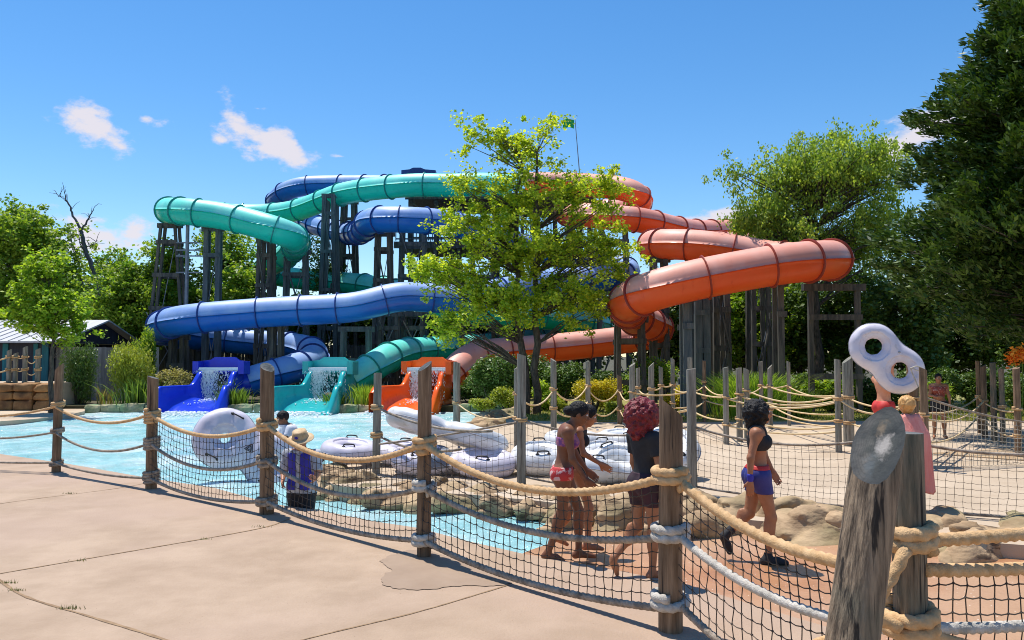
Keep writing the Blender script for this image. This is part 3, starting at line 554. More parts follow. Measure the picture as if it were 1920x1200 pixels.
def waterfall(portal, exit_, tint, label):
    C1 = P(*portal); C0 = P(*exit_); C1.z = C0.z = 0; ax = (C0-C1).normalized(); S = Vector((-ax.y, ax.x, 0))
    if S.x < 0: S = -S
    r_ = np.random.default_rng(int(portal[0])); V0 = []; V1 = []; c = C1+ax*.70; b = MB()
    for k in range(2300):
        u = r_.choice([r_.normal(-.30, .16), r_.uniform(-.72, .78), r_.normal(-.42, .2)]); z = 1.48*(1-r_.random()**1.1*1.0)
        fall = math.sqrt(max(0, 1.5-z)); q = c+S*(u*(1+.12*fall)+r_.normal(0, .015))+ax*(.20*fall+r_.normal(0, .03+.04*fall)); l = r_.uniform(.015, .085)*(1.25-.4*fall)
        V0.append((q.x, q.y, z)); V1.append((q.x+r_.normal(0, .006), q.y, max(z-l, -.05)))
    for rr, sl_ in ((.0065, slice(0, 1300)), (.0125, slice(1300, 2300))):
        v, f = segs(V0[sl_], V1[sl_], rr, 4); b.add(v, [tuple(x) for x in f.tolist()])
    for k in range(24):
        u = -.8+1.6*k/23; q = c+S*u+Vector((0, 0, 1.47)); b.ell(q-ax*.03, (.05, .035, .03+.02*r_.random()), 6)
    for k in range(260):
        u = r_.normal(-.25, .28); a = abs(r_.normal(0, .45)); q = c+S*u+ax*(.1+a); b.ell((q.x, q.y, .33-.10*a+abs(r_.normal(0, .04))), (r_.uniform(.012, .05), r_.uniform(.012, .05), r_.uniform(.01, .03)), 6)
    b.build('waterfall', M['foam'], label=label, cat='waterfall', kind='stuff')
    # boiling foam at the foot of the chute
    b = MB(); e = C0
    for k in range(420):
        u = r_.normal(0, .55); a = r_.normal(-.3, .55)+.35*abs(u); q = e+S*u-ax*(-a); h = max(0, .10*math.exp(-(a/.7)**2))
        b.ell((q.x, q.y, WL+h*r_.random()+.01), (r_.uniform(.02, .09), r_.uniform(.02, .08), r_.uniform(.008, .035)), 6)
    b.build('splash_foam', M['foam'], label=label.replace('curtain of water', 'white splashing foam').replace('pouring over', 'at the foot of'), cat='splash', kind='stuff', smooth=True)
BL = dict(portal=(424, 728, 32.2), exit_=(342, 772, 28.9))
TL = dict(portal=(628, 728, 32.0), exit_=(556, 772, 28.9))
OL = dict(portal=(812, 730, 31.8), exit_=(748, 772, 28.9))
blue_pts = [(880, 345, 42), (800, 347, 43), (700, 347, 45), (620, 347, 46), (560, 350, 46), (525, 366, 47), (515, 385, 49), (535, 405, 50), (570, 412, 48), (600, 425, 45), (650, 437, 42), (678, 434, 38), (692, 415, 35), (720, 411, 34), (780, 413, 34), (840, 418, 35), (900, 432, 36), (960, 455, 38),
            (1040, 480, 40), (1110, 492, 41), (1160, 498, 40), (1180, 510, 38), (1150, 520, 36.5), (1080, 525, 35), (1000, 535, 33), (920, 552, 31.5), (850, 562, 30.8), (800, 558, 30.5), (750, 554, 30.2), (715, 563, 30), (675, 576, 30), (610, 580, 30), (510, 585, 30), (420, 592, 29.8),
            (355, 598, 29.8), (318, 605, 30.2), (300, 614, 31.5), (310, 622, 33.3), (350, 630, 34.8), (400, 635, 36), (470, 642, 36.6), (540, 647, 36.5), (580, 655, 35.8), (592, 668, 34.8), (572, 683, 33.8), (540, 694, 33.2), (500, 706, 32.8), (468, 716, 32.6)]
teal_pts = [(960, 350, 38), (900, 345, 38), (850, 348, 38), (780, 347, 38), (700, 354, 39), (640, 364, 40), (600, 379, 41), (555, 395, 42), (500, 402, 43), (440, 402, 43), (390, 400, 42), (340, 398, 39.5), (318, 395, 36.5), (318, 395, 34.4), (342, 396, 33.2), (390, 401, 33), (430, 407, 33), (480, 420, 32.6), (520, 432, 32.4), (548, 442, 33),
            (556, 456, 34.8), (545, 474, 37), (515, 492, 38.5), (497, 502, 40), (505, 513, 41.8), (550, 522, 42.2), (620, 528, 42), (680, 534, 41), (730, 542, 39), (780, 560, 36.5), (850, 578, 35.5), (920, 588, 35.5), (990, 592, 36.5), (1060, 600, 38), (1120, 606, 40), (1130, 620, 41.5), (1080, 630, 42), (1000, 638, 41.5), (930, 646, 40), (860, 652, 38), (800, 656, 36.3),
            (762, 660, 35), (732, 668, 34), (705, 684, 33.2), (680, 702, 32.8), (655, 716, 32.4)]
oran_pts = [(985, 345, 38), (1050, 345, 38), (1110, 348, 38), (1160, 352, 37.6), (1192, 360, 37), (1203, 374, 37.4), (1190, 388, 39.5), (1140, 394, 41), (1080, 398, 40.5), (1060, 400, 38.5), (1090, 403, 36.5), (1150, 408, 35.5), (1200, 412, 35.5), (1240, 422, 36.5), (1290, 433, 38), (1340, 434, 40), (1390, 431, 42), (1450, 432, 43), (1490, 438, 42), (1500, 448, 40), (1470, 456, 38), (1400, 458, 36.5), (1320, 458, 35), (1260, 460, 33.5),
            (1226, 460, 31.5), (1228, 458, 29.8), (1265, 458, 29), (1310, 460, 28.6), (1370, 468, 28.2), (1430, 480, 28), (1490, 486, 27.2), (1540, 487, 26), (1563, 487, 24.4), (1560, 487, 22.9), (1525, 489, 22), (1470, 494, 21.8), (1400, 506, 21.8), (1320, 521, 21.8), (1250, 537, 21.9), (1200, 553, 22.2), (1178, 566, 23.2), (1178, 580, 25), (1195, 598, 27), (1230, 612, 29.5), (1235, 624, 31.2), (1205, 632, 32.5), (1150, 640, 33), (1080, 648, 33.2), (1000, 655, 33.2), (940, 660, 33.2),
            (900, 664, 33.2), (878, 672, 33), (860, 688, 32.6), (845, 706, 32.3), (832, 718, 32.1)]
SL = {}
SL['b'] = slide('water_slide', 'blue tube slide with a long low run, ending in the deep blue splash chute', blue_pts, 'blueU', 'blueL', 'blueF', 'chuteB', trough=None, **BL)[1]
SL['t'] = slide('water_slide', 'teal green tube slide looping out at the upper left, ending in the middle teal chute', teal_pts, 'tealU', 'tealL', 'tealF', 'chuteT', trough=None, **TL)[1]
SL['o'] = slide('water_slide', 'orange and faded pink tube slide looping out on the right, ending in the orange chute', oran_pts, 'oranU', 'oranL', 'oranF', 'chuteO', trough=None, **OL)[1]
waterfall(tint=0, label='curtain of water pouring over the blue splash chute', **BL)
waterfall(tint=0, label='curtain of water pouring over the teal splash chute', **TL)
waterfall(tint=0, label='curtain of water pouring over the orange splash chute', **OL)
# ------------------------------------------------------------ timber supports
def trestle(px, ytop, Y, wt, wb, lab, rungs=4, brace=True, m='timber', dd=1.4, sz=.20, ybot=None, cap=True, rod=False):
    Y *= 1.1; dd *= .6; sz *= .72
    t = P(px, ytop, Y); zt = t.z; a, b_ = wt/F*Y/2, wb/F*Y/2; e = empty('timber_support', (t.x, Y, .1), lab, 'slide support', 'timber trestles carrying the slides')
    if zt < .5: zt = .5
    for s in (-1, 1):
        for d in ((-dd/2, dd/2) if dd else (0,)):
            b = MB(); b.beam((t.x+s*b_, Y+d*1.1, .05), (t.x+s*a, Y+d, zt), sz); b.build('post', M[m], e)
    for k in range(rungs):
        u = (k+.55)/rungs; z = .3+(zt-.4)*u; hw = b_+(a-b_)*((z)/(zt)); b = MB()
        b.beam((t.x-hw-.1, Y-dd/2-.13, z), (t.x+hw+.1, Y-dd/2-.13, z), .07, .18)
        b.build('crossbeam', M[m], e); b = MB()
        if dd: b.beam((t.x-hw-.1, Y+dd/2+.13, z-.02), (t.x+hw+.1, Y+dd/2+.13, z-.02), .07, .18)
        if dd: b.build('crossbeam', M[m], e)
    if brace:
        b = MB(); z0 = .5; hw0 = b_; b.beam((t.x-hw0, Y-dd/2-.22, z0), (t.x+a, Y-dd/2-.22, zt*.55), .05, .14); b.beam((t.x+hw0, Y-dd/2-.28, zt*.5), (t.x-a, Y-dd/2-.28, zt-.3), .05, .14); b.build('brace', M[m], e)
    if rod:
        b = MB(); b.tube([(t.x-b_, Y, .4), (t.x+b_, Y, zt*.5)], .02, 5); b.tube([(t.x+b_, Y, .4), (t.x-b_, Y, zt*.5)], .02, 5); b.tube([(t.x-a, Y, zt*.5), (t.x+a, Y, zt*.95)], .02, 5); b.build('tie_rod', M['steel'], e)
    if cap:
        b = MB(); b.beam((t.x-a-.25, Y, zt+.02), (t.x+a+.25, Y, zt+.02), .22); b.build('cap_beam', M[m], e)
T_ = [ (319, 424, 34.2, 26, 84, 'dark ladder-like A-frame under the far left end of the teal loop', 5, False, 'timber', .8, .17),
 (400, 430, 33.8, 22, 24, 'tall slate timber posts under the teal loop, right of the A-frame', 3, False, 'timberblue', .25, .30),
 (500, 452, 34.0, 18, 28, 'dark trestle under the right end of the teal loop', 5, True, 'timber', 1.2, .24),
 (556, 474, 36, 34, 44, 'low trestle carrying the teal bend where it drops', 3, True, 'timberblue', 1.0, .2),
 (620, 368, 39.6, 16, 34, 'tall thick trestle reaching the upper teal run on its left', 5, True, 'timberblue', 1.4, .30),
 (655, 380, 42, 18, 40, 'tall dark trestle just right of the tallest left one', 5, True, 'timber', 1.4, .28),
 (720, 440, 36, 22, 34, 'dark trestle under the blue middle bend', 5, True, 'timber', 1.4, .24),
 (775, 430, 37, 40, 56, 'wide trestle under the blue middle run left of the tree', 5, True, 'timberblue', 1.4, .24),
 (840, 380, 40, 40, 52, 'trestle beneath the upper teal run at the tower', 6, True, 'timber', 1.8, .26),
 (905, 450, 38, 36, 44, 'trestle behind the left side of the maple crown', 6, True, 'timber', 1.4, .26),
 (1010, 370, 40, 60, 70, 'tower trestle right behind the maple trunk', 6, True, 'timber', 1.8, .26),
 (1085, 370, 39.5, 40, 50, 'tower trestle behind the right side of the maple crown', 6, True, 'timberblue', 1.6, .26),
 (1150, 424, 36.5, 44, 60, 'braced trestle under the upper orange run, seen against sky', 5, True, 'timberblue', 1.4, .22),
 (1180, 600, 25.5, 44, 48, 'low wooden frame under the left end of the orange front run', 2, False, 'timber', 1.2, .2),
 (335, 634, 31.5, 20, 26, 'short post pair under the left end of the blue low run', 1, False, 'timber', .8, .2),
 (385, 645, 35.8, 34, 36, 'stocky support behind the blue chute', 1, False, 'timber', 1.2, .24),
 (490, 658, 36.4, 44, 50, 'low frame under the rear blue run', 1, True, 'timber', 1.2, .2),
 (520, 612, 30.6, 14, 16, 'dark narrow support just behind the tall front post, under the blue low run', 1, False, 'timber', .7, .2),
 (668, 618, 31.8, 46, 52, 'green stained portal frame under the blue low run', 1, False, 'timberblue', 1.0, .2),
 (730, 590, 33.5, 30, 34, 'cross-braced trestle left of the lower maple branches', 3, True, 'timber', 1.2, .2),
 (775, 590, 34.5, 34, 38, 'trestle with steel ties behind the teal chute', 3, True, 'timber', 1.2, .2),
 (850, 600, 36.0, 34, 38, 'trestle behind the orange chute', 3, True, 'timber', 1.2, .22),
 (1235, 488, 29.5, 20, 24, 'dark trestle under the left bend of the middle orange run', 4, True, 'timber', 1.2, .24),
 (1285, 560, 22.6, 8, 8, 'single-width support at the third flange of the orange front run', 2, False, 'timberblue', .8, .18),
 (1312, 550, 23.6, 14, 16, 'thick slate support under the middle of the orange front run', 3, False, 'timberblue', .9, .32),
 (1348, 545, 24.5, 20, 24, 'close-set dark post pair right of the thick slate support', 3, True, 'timber', 1.0, .26),
 (1458, 532, 22.6, 6, 6, 'slim tall post pair under the orange front run, before the weeping tree', 2, False, 'timber', .8, .13),
 (1563, 540, 23.6, 88, 90, 'wide goal-like timber frame under the right end of the orange slide', 2, False, 'timber', .0, .22),
 (1420, 480, 29.2, 26, 30, 'trestle behind the orange front run, in tree shade', 4, True, 'timber', 1.2, .24),
 (1215, 640, 33.6, 30, 34, 'low support under the last orange run, behind pale bush', 2, True, 'timber', 1.0, .2),
 (1060, 655, 34, 30, 32, 'low support under the last orange run beside the maple trunks', 1, True, 'timber', 1.0, .2)]
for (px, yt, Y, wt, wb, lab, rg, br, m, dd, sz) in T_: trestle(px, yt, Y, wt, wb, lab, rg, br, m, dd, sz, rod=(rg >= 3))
# launch tower with decks, railings and stair
def tower():
    Y0, Y1 = 43.5, 49.0; xl, xr = P(745, 400, 44).x, P(1100, 400, 44).x; e = empty('slide_tower', ((xl+xr)/2, 40, 0), 'dark timber launch tower with two railed decks behind the maple', 'tower')
    ztop = P(900, 325, 43.5).z-1.05; zmid = P(780, 452, 43.5).z
    for (z, x0, x1, nm) in ((ztop, xl+.6, xr, 'upper_deck'), (zmid, xl, xr-2, 'lower_deck'), (zmid-2.4, xl+1.2, xl+7, 'landing')):
        b = MB(); b.box(((x0+x1)/2, (Y0+Y1)/2, z-.12), (x1-x0, Y1-Y0, .18)); b.box(((x0+x1)/2, Y0-.05, z-.22), (x1-x0+.2, .12, .36)); b.build(nm, M['timber'], e)
        n = int((x1-x0)/.22)
        for y in (Y0, Y1):
            b = MB()
            for k in range(n+1): b.box((x0+(x1-x0)*k/n, y, z+.5), (.05, .05, .95))
            b.box(((x0+x1)/2, y, z+1.02), (x1-x0, .1, .07)); b.box(((x0+x1)/2, y, z+.12), (x1-x0, .06, .07))
            b.build('railing', M['timberblue'], e)
    for i in range(5):
        for y in (Y0+.2, Y1-.2):
            x = xl+.8+(xr-xl-1.2)*i/4; b = MB(); b.beam((x, y, 0), (x, y, ztop+.1), .28); b.build('post', M['timber'], e)
    for i in range(4):
        x = xl+.8+(xr-xl-1.2)*i/4; x2 = x+(xr-xl-1.2)/4
        b = MB(); b.beam((x, Y0+.02, .4), (x2, Y0+.02, zmid-.6), .06, .2); b.beam((x2, Y0+.02, zmid+.2), (x, Y0+.02, ztop-.5), .06, .2); b.build('brace', M['timber'], e)
        b = MB(); b.beam((x, Y0-.02, zmid*.5), (x2, Y0-.02, zmid*.5), .1, .22); b.build('crossbeam', M['timber'], e)
    b = MB(); sx, sz = xl+2, .1
    for k in range(34): b.box((sx+.28*k*.9, Y0-1.2, sz+.2+k*.2), (.3, 1.3, .05))
    b.beam((sx, Y0-1.9, .1), (sx+8.6, Y0-1.9, 7), .08, .3); b.beam((sx, Y0-.55, .1), (sx+8.6, Y0-.55, 7), .08, .3)
    b.build('stair', M['timberblue'], e)
    b = MB(); c = P(785, 323, 44.0); prof = [(-.95, -.12), (.95, -.12), (.95, .08), (.35, .12), (.12, .2), (-.3, .2), (-.5, .12), (-.95, .08)]
    n = len(prof); A = [(c.x+x, 43.9, c.z+z*1.2) for x, z in prof]; B = [(c.x+x, 44.5, c.z+z*1.2) for x, z in prof]
    b.add(A+B, [tuple(range(n)), tuple(range(2*n-1, n-1, -1))]+[(i, n+i, n+(i+1) % n, (i+1) % n) for i in range(n)]); b.build('entry_tub', M['blueF'], e)
    # flagpole
    p0 = P(1087, 300, 44); p1 = P(1078, 222, 44); e2 = empty('flagpole', (p0.x, 44, ztop), 'thin flagpole with a small green flag above the tower', 'flag')
    b = MB(); b.tube([(p0.x+.08, 44, ztop), p1], [.035, .02], 6); b.build('pole', M['steel'], e2)
    V = []; nx = 12; 
    for i in range(nx+1):
        u = i/nx
        for j in range(5): V.append((p1.x-.05-.62*u, 44+.07*math.sin(u*7+j*.3), p1.z-.08-.48*j/4+.05*u+.03*math.sin(u*5)))
    mesh_obj('flag', V, [(i*5+j, i*5+j+1, (i+1)*5+j+1, (i+1)*5+j) for i in range(nx) for j in range(4)], mat('flag_green', (.01, .30, .07, 1), rough=.6, transl=.3), e2, True)
tower()
# thin mast with arms by the left A-frame
p = P(352, 420, 37); e = empty('mast', (p.x, 37, 0), 'thin steel mast with short arms right of the ladder-like A-frame', 'mast')
b = MB(); b.tube([(p.x, 37, 0), (p.x+.0, 37, p.z)], .09, 6); b.build('pole', M['steel'], e)
for k, y in enumerate((455, 469, 480, 511)):
    z = P(352, y, 37).z; b = MB(); b.beam((p.x-.5, 37, z), (p.x+.65, 37, z), .06); b.build('arm', M['steel'], e)
# ------------------------------------------------------------ shed, fence, rock terrace at the left
def shed():
    Y = 33.5; e = empty('shed', (P(20, 700, Y).x, Y+3, .1), 'low shed with pale metal roof and teal and navy walls at the left edge', 'shed')
    xr = P(100, 640, Y).x; xl = xr-14; zw = P(60, 643, Y).z; zr = P(60, 603, Y+3.5).z
    b = MB(); b.box(((xl+xr)/2-.1, Y+3, zw/2), (xr-xl-.6, 5.6, zw)); b.build('wall', M['navywall'], e)
    for (a, c) in ((58, 66), (74, 86), (0, 10)):
        x0, x1 = P(a, 680, Y).x, P(c, 680, Y).x; b = MB(); b.box(((x0+x1)/2, Y+.17, zw/2+.05), (x1-x0, .06, zw-.15)); b.build('teal_panel', M['tealwall'], e)
    b = MB(); yy = Y-.5
    b.add([(xl-1, yy, zw), (xr+.6, yy, zw), (xr+.6, Y+3.4, zr), (xl-1, Y+3.4, zr), (xl-1, yy, zw+.07), (xr+.6, yy, zw+.07), (xr+.6, Y+3.4, zr+.07), (xl-1, Y+3.4, zr+.07)],
          [(0, 1, 2, 3), (4, 7, 6, 5), (0, 4, 5, 1), (1, 5, 6, 2), (2, 6, 7, 3), (3, 7, 4, 0)])
    b.add([(xl-1, Y+3.45, zr), (xr+.6, Y+3.45, zr), (xr+.6, Y+7, zw), (xl-1, Y+7, zw), (xl-1, Y+3.45, zr+.07), (xr+.6, Y+3.45, zr+.07), (xr+.6, Y+7, zw+.07), (xl-1, Y+7, zw+.07)],
          [(0, 1, 2, 3), (4, 7, 6, 5), (0, 4, 5, 1), (1, 5, 6, 2), (2, 6, 7, 3), (3, 7, 4, 0)])
    n = int((xr-xl)/.42)
    for k in range(n): 
        x = xl-.6+k*.42; b.beam((x, yy, zw+.09), (x, Y+3.4, zr+.09), .035)
    b.build('roof', M['roof'], e)
    b = MB(); b.add([(xr+.3, Y+.2, zw), (xr+.3, Y+6.6, zw), (xr+.3, Y+3.4, zr-.05)], [(0, 1, 2)]); b.build('gable', M['navywall'], e)
shed()
def board_fence():
    Y = 34.2; x0, x1 = P(104, 700, Y).x, P(292, 700, Y).x; e = empty('board_fence', ((x0+x1)/2, Y, .1), 'tall grey vertical board fence between the shed and the blue slide', 'fence')
    b = MB(); x = x0; zt = P(200, 651, Y).z
    while x < x1: b.box((x+.07, Y+random.uniform(-.006, .006), zt/2+random.uniform(-.015, .015)), (.135, .025, zt)); x += .142
    b.build('boards', M['fence'], e)
    b = MB(); b.box(((x0+x1)/2, Y+.06, zt*.8), (x1-x0, .05, .1)); b.box(((x0+x1)/2, Y+.06, zt*.25), (x1-x0, .05, .1)); b.build('rail', M['fence'], e)
    Y = 43.5; x0, x1 = P(292, 700, Y).x, P(900, 700, Y).x; e = empty('board_fence', ((x0+x1)/2, Y, .1), 'shaded dark board fence far behind the slide trestles', 'fence')
    b = MB(); x = x0
    while x < x1: b.box((x+.09, Y+random.uniform(-.006, .006), 1.3+random.uniform(-.03, .03)), (.17, .025, 2.6)); x += .185
    b.build('boards', M['timber'], e)
board_fence()
def terrace():
    Y = 29.5; x1 = P(94, 720, Y).x; x0 = x1-9; zt = P(50, 719, Y).z
    e = empty('rock_terrace', ((x0+x1)/2, Y, 0), 'rusty brown block terrace under the small rope fence at the left', 'rock wall'); x = x1
    while x > x0:
        wd = random.uniform(.45, .95); z = 0
        for h in (zt*random.uniform(.34, .42), zt*.3, zt*.3):
            v, f = surf(lambda X, Y_, Z: np.maximum(np.maximum(np.abs(X)-wd/2+.05, np.abs(Y_)-.45), np.abs(Z)-h/2+.03)-.03+.045*ncheap(X, Y_, Z, 5, x), (-wd/2-.1, -.6, -h/2-.1), (wd/2+.1, .6, h/2+.1), .07)
            mesh_obj('stone_block', v+np.array([x-wd/2, Y+.35, z+h/2+.02]), f, M['redrock'], e, True); z += h
        x -= wd
    b = MB(); b.box(((x0+x1)/2, Y+1.6, zt/2), (x1-x0-.2, 2.0, zt)); b.build('terrace_top', M['deckfar'], e)
    return zt
TZ = terrace()
# ------------------------------------------------------------ vegetation
def leaf_mesh(C, L, W, up=.5, droop=None, r_=rng, fold=.0):
    n = len(C); a = r_.standard_normal((n, 3)); a[:, 2] *= .6
    if droop is not None: a = a*.55+np.asarray(droop)
    a /= np.linalg.norm(a, axis=1)[:, None]
    nrm = r_.standard_normal((n, 3)); nrm[:, 2] = np.abs(nrm[:, 2])+up; b = np.cross(nrm, a); b /= np.linalg.norm(b, axis=1)[:, None]+1e-9
    s = r_.uniform(.65, 1.35, n)[:, None]; a = a*s*L/2; b = b*s*W/2
    v = np.stack([C-a, C+b-a*.1, C+a, C-b-a*.1], 1).reshape(-1, 3)
    return v, np.arange(4*n).reshape(-1, 4)
def wood_mesh(mb, p0, p1, r0, r1, n=6, k=7, bend=.12, rnd=random):
    p0 = Vector(p0); p1 = Vector(p1); d = p1-p0; l = d.length; pts = []; off = Vector((rnd.gauss(0, 1), rnd.gauss(0, 1), abs(rnd.gauss(0, 1))))*l*bend
    for i in range(k+1):
        t = i/k; pts.append(p0+d*t+off*math.sin(math.pi*t)*(.6)+Vector((rnd.gauss(0, .01), rnd.gauss(0, .01), 0))*l*(t > 0)*(t < 1))
    mb.tube(pts, [r0+(r1-r0)*i/k for i in range(k+1)], n); return pts
def tree(label, cat, base, crown, leafs, L, W, nclump, per, cr, barkm='bark', tr=.15, trunks=None, group=None, name='tree', limb=True, up=.5, droop=None, stretch=(1, 1, .8), seed=1, sub=3, shell=.45, Y=None, trunk_top=.75, rootz=.1):
    """crown: list of (px,py,Y,rx_px,ry_px); leafs: one leaf material"""
    r_ = np.random.default_rng(seed); rd = random.Random(seed); E_ = []
    for (px, py, Yc, rx, ry) in crown: c = P(px, py, Yc); E_.append((np.array(c), np.array([rx/F*Yc, max(rx, ry*.8)/F*Yc*.85, ry/F*Yc])))
    wts = np.array([np.prod(e[1])**.7 for e in E_]); wts /= wts.sum()
    root = empty(name, (base[0], base[1], rootz), label, cat, group)
    cen = []
    for k in range(nclump):
        e = E_[r_.choice(len(E_), p=wts)]; d = r_.standard_normal(3); d /= np.linalg.norm(d); q = e[0]+e[1]*d*(shell+(1-shell)*r_.random())
        cen.append(q)
    cen = np.array(cen); top = max(e[0][2]+e[1][2]*.6 for e in E_); ctr = np.average([e[0] for e in E_], axis=0, weights=wts)
    wood = MB(); axes = []
    for (bx, by) in (trunks or [(base[0], base[1])]):
        tp = Vector((bx+(ctr[0]-bx)*.7+rd.gauss(0, .15), by+(ctr[1]-by)*.7, rootz+(top-rootz)*trunk_top)); pts = wood_mesh(wood, (bx, by, rootz-.1), tp, tr, tr*.22, 9, 12, .03, rd); axes.append(pts)
    if limb:
        for c in cen:
            ax = min(axes, key=lambda a: (a[4]-Vector(c)).length); zt = min(max(c[2]-(.35+.25*rd.random())*math.hypot(c[0]-ax[6].x, c[1]-ax[6].y)-.2, rootz+(top-rootz)*.18), ax[-1].z)
            j = min(range(len(ax)), key=lambda i: abs(ax[i].z-zt)); d = (Vector(c)-ax[j]).length
            wood_mesh(wood, ax[j], c, max(.012, tr*.26*min(1, d/3)), .006, 5, 5, .07, rd)
    wood.build('trunk', M[barkm], root, True)
    # sub-clumps of leaves round each clump
    sc_ = np.repeat(cen, sub, 0)+r_.standard_normal((nclump*sub, 3))*cr*.75*np.array(stretch)
    n = per*len(sc_)//sub; pick = r_.integers(0, len(sc_), n); C = sc_[pick]+r_.standard_normal((n, 3))*(cr*.38)*np.array(stretch)*r_.uniform(.5, 1.3, len(sc_))[pick][:, None]
    C = C[C[:, 2] > rootz+.05]
    v, f = leaf_mesh(C, L, W, up, droop, r_); mesh_obj('crown', v, f, M[leafs], root)
    return root
def bush(label, cat, px, base_y, Y, rx, ry, leafs, n, L, W, group=None, seed=1, name='bush', up=.5, droop=None, z0=.15, squash=.7, lumps=9):
    """a rounded shrub: px centre, rx half width px, ry height px, rooted at distance Y"""
    r_ = np.random.default_rng(seed); rd = random.Random(seed); x = P(px, 668, Y).x; a = rx/F*Y; h = ry/F*Y
    root = empty(name, (x, Y, z0), label, cat, group); wood = MB(); cs = []
    for k in range(lumps):
        t = rd.uniform(0, 6.28); rr = rd.random()**.5*.62; cs.append(((x+a*rr*math.cos(t), Y+a*rr*math.sin(t)*.8, z0+h*rd.uniform(.3, .72)), rd.uniform(.28, .45)))
    for c, s in cs: wood_mesh(wood, (x+rd.gauss(0, .06), Y+rd.gauss(0, .06), z0-.05), c, .03, .008, 5, 4, .1, rd)
    wood.build('stem', M['bark'], root, True); pick = r_.integers(0, lumps, n); cc = np.array([c for c, s in cs]); ss = np.array([s for c, s in cs])
    d = r_.standard_normal((n, 3)); d /= np.linalg.norm(d, axis=1)[:, None]; rad = r_.random(n)**.28*(1+.12*r_.standard_normal(n))
    C = cc[pick]+d*rad[:, None]*np.stack([ss[pick]*a*1.25, ss[pick]*a, ss[pick]*h*squash], 1); C = C[C[:, 2] > z0+.02]
    v, f = leaf_mesh(C, L, W, up, droop, r_); mesh_obj('foliage', v, f, M[leafs], root); return root
def blades(label, cat, px, Y, rx, h, leafs, n, w_=.02, seed=1, name='grass_clump', z0=.14, lean=.35, group=None, plume=0, depth=.6):
    r_ = np.random.default_rng(seed); x = P(px, 668, Y).x; a = rx/F*Y
    bx = x+r_.normal(0, .5, n)*a*.6; by = Y+r_.normal(0, .5, n)*a*depth; d = np.stack([(bx-x)/a*lean+r_.normal(0, .16, n), (by-Y)/a*lean+r_.normal(0, .16, n)], 1); hh = h*r_.uniform(.5, 1.05, n); V = []; Fc = []
    t = np.array([0, .35, .7, 1.0]); out = (t**2.0); z = t-.22*t**3*(1)
    px_ = bx[:, None]+d[:, :1]*hh[:, None]*out*1.1; py_ = by[:, None]+d[:, 1:]*hh[:, None]*out*1.1; pz = z0+hh[:, None]*z; wd = w_*np.array([.7, 1, .7, .06])
    sa = r_.uniform(0, 3.14, n); sx = np.cos(sa)[:, None]*wd/2; sy = np.sin(sa)[:, None]*wd/2
    A = np.stack([px_-sx, py_-sy, pz], -1); B = np.stack([px_+sx, py_+sy, pz], -1); v = np.stack([A, B], 2).reshape(-1, 3)
    base = (np.arange(n)*8)[:, None, None]; q = np.array([[0, 1, 3, 2], [2, 3, 5, 4], [4, 5, 7, 6]])[None]; f = (base+q).reshape(-1, 4)
    return mesh_obj(name, v, f, M[leafs], label=label, cat=cat, group=group)
# the maple in front of the slides
mx = P(992, 668, 25.5).x
tree('bright yellow-green maple with twin trunks growing in front of the slides', 'tree', (mx, 25.5),
     [(930, 262, 25.5, 42, 46), (1000, 290, 25.5, 50, 50), (1035, 245, 25.3, 22, 26), (880, 262, 25.6, 22, 26), (965, 370, 25.5, 105, 60), (1090, 370, 25.2, 70, 55), (900, 440, 25, 80, 55), (1000, 470, 25.5, 110, 80), (1120, 470, 25.6, 75, 55), (860, 520, 25.2, 90, 45), (800, 510, 25, 50, 28), (960, 570, 25, 110, 55), (1090, 560, 25.4, 80, 50), (1170, 500, 25.5, 35, 34), (850, 600, 24.6, 55, 35), (870, 350, 25.4, 28, 40), (1150, 350, 25.3, 25, 25)],
     'lf_maple', .10, .085, 350, 125, .31, tr=.14, trunks=[(P(985, 668, 25.5).x, 25.5), (P(1006, 668, 25.5).x, 25.7)], seed=5, name='maple_tree', shell=.25, sub=3, trunk_top=.9)
# left background
tree('tall dense tree at the left edge, dark green with sky behind its top', 'tree', (P(40, 668, 44).x, 44), [(20, 440, 44, 70, 70), (75, 470, 44, 60, 70), (20, 560, 44, 80, 70), (90, 550, 43.5, 55, 80)], 'lf_mid', .17, .13, 230, 200, .62, tr=.3, seed=11)
tree('darker tree behind the shed roof at the left', 'tree', (P(150, 668, 50).x, 50), [(60, 590, 50, 90, 60), (150, 600, 50, 50, 40)], 'lf_dark', .28, .2, 100, 110, .7, tr=.3, seed=12)
tree('bright lime-green young tree in front of the shed', 'tree', (P(98, 668, 28.2).x, 28.2), [(70, 560, 28.2, 55, 55), (105, 590, 28, 50, 50), (50, 600, 28, 40, 18), (128, 620, 28, 30, 18), (80, 500, 28.3, 32, 36)], 'lf_bright', .12, .10, 110, 90, .30, tr=.10, seed=13)
tree('rounded mid-green tree left of the ladder-like A-frame', 'tree', (P(235, 668, 41).x, 41), [(240, 560, 41, 50, 65), (200, 600, 41, 48, 50), (280, 590, 41, 45, 70)], 'lf_mid', .15, .12, 170, 180, .5, tr=.2, seed=14)
tree('leafy tree seen through the ladder-like A-frame', 'tree', (P(315, 668, 42).x, 42), [(305, 500, 42, 34, 40), (330, 560, 42, 40, 60), (290, 540, 42, 30, 50)], 'lf_mid', .15, .12, 120, 170, .48, tr=.2, seed=15)
tree('sparse thin-leaved tree under the teal loop showing sky', 'tree', (P(430, 668, 43).x, 43), [(420, 460, 43, 62, 36), (450, 500, 43, 40, 45), (390, 530, 43, 40, 40)], 'lf_mid', .18, .13, 120, 48, .5, tr=.2, seed=16)
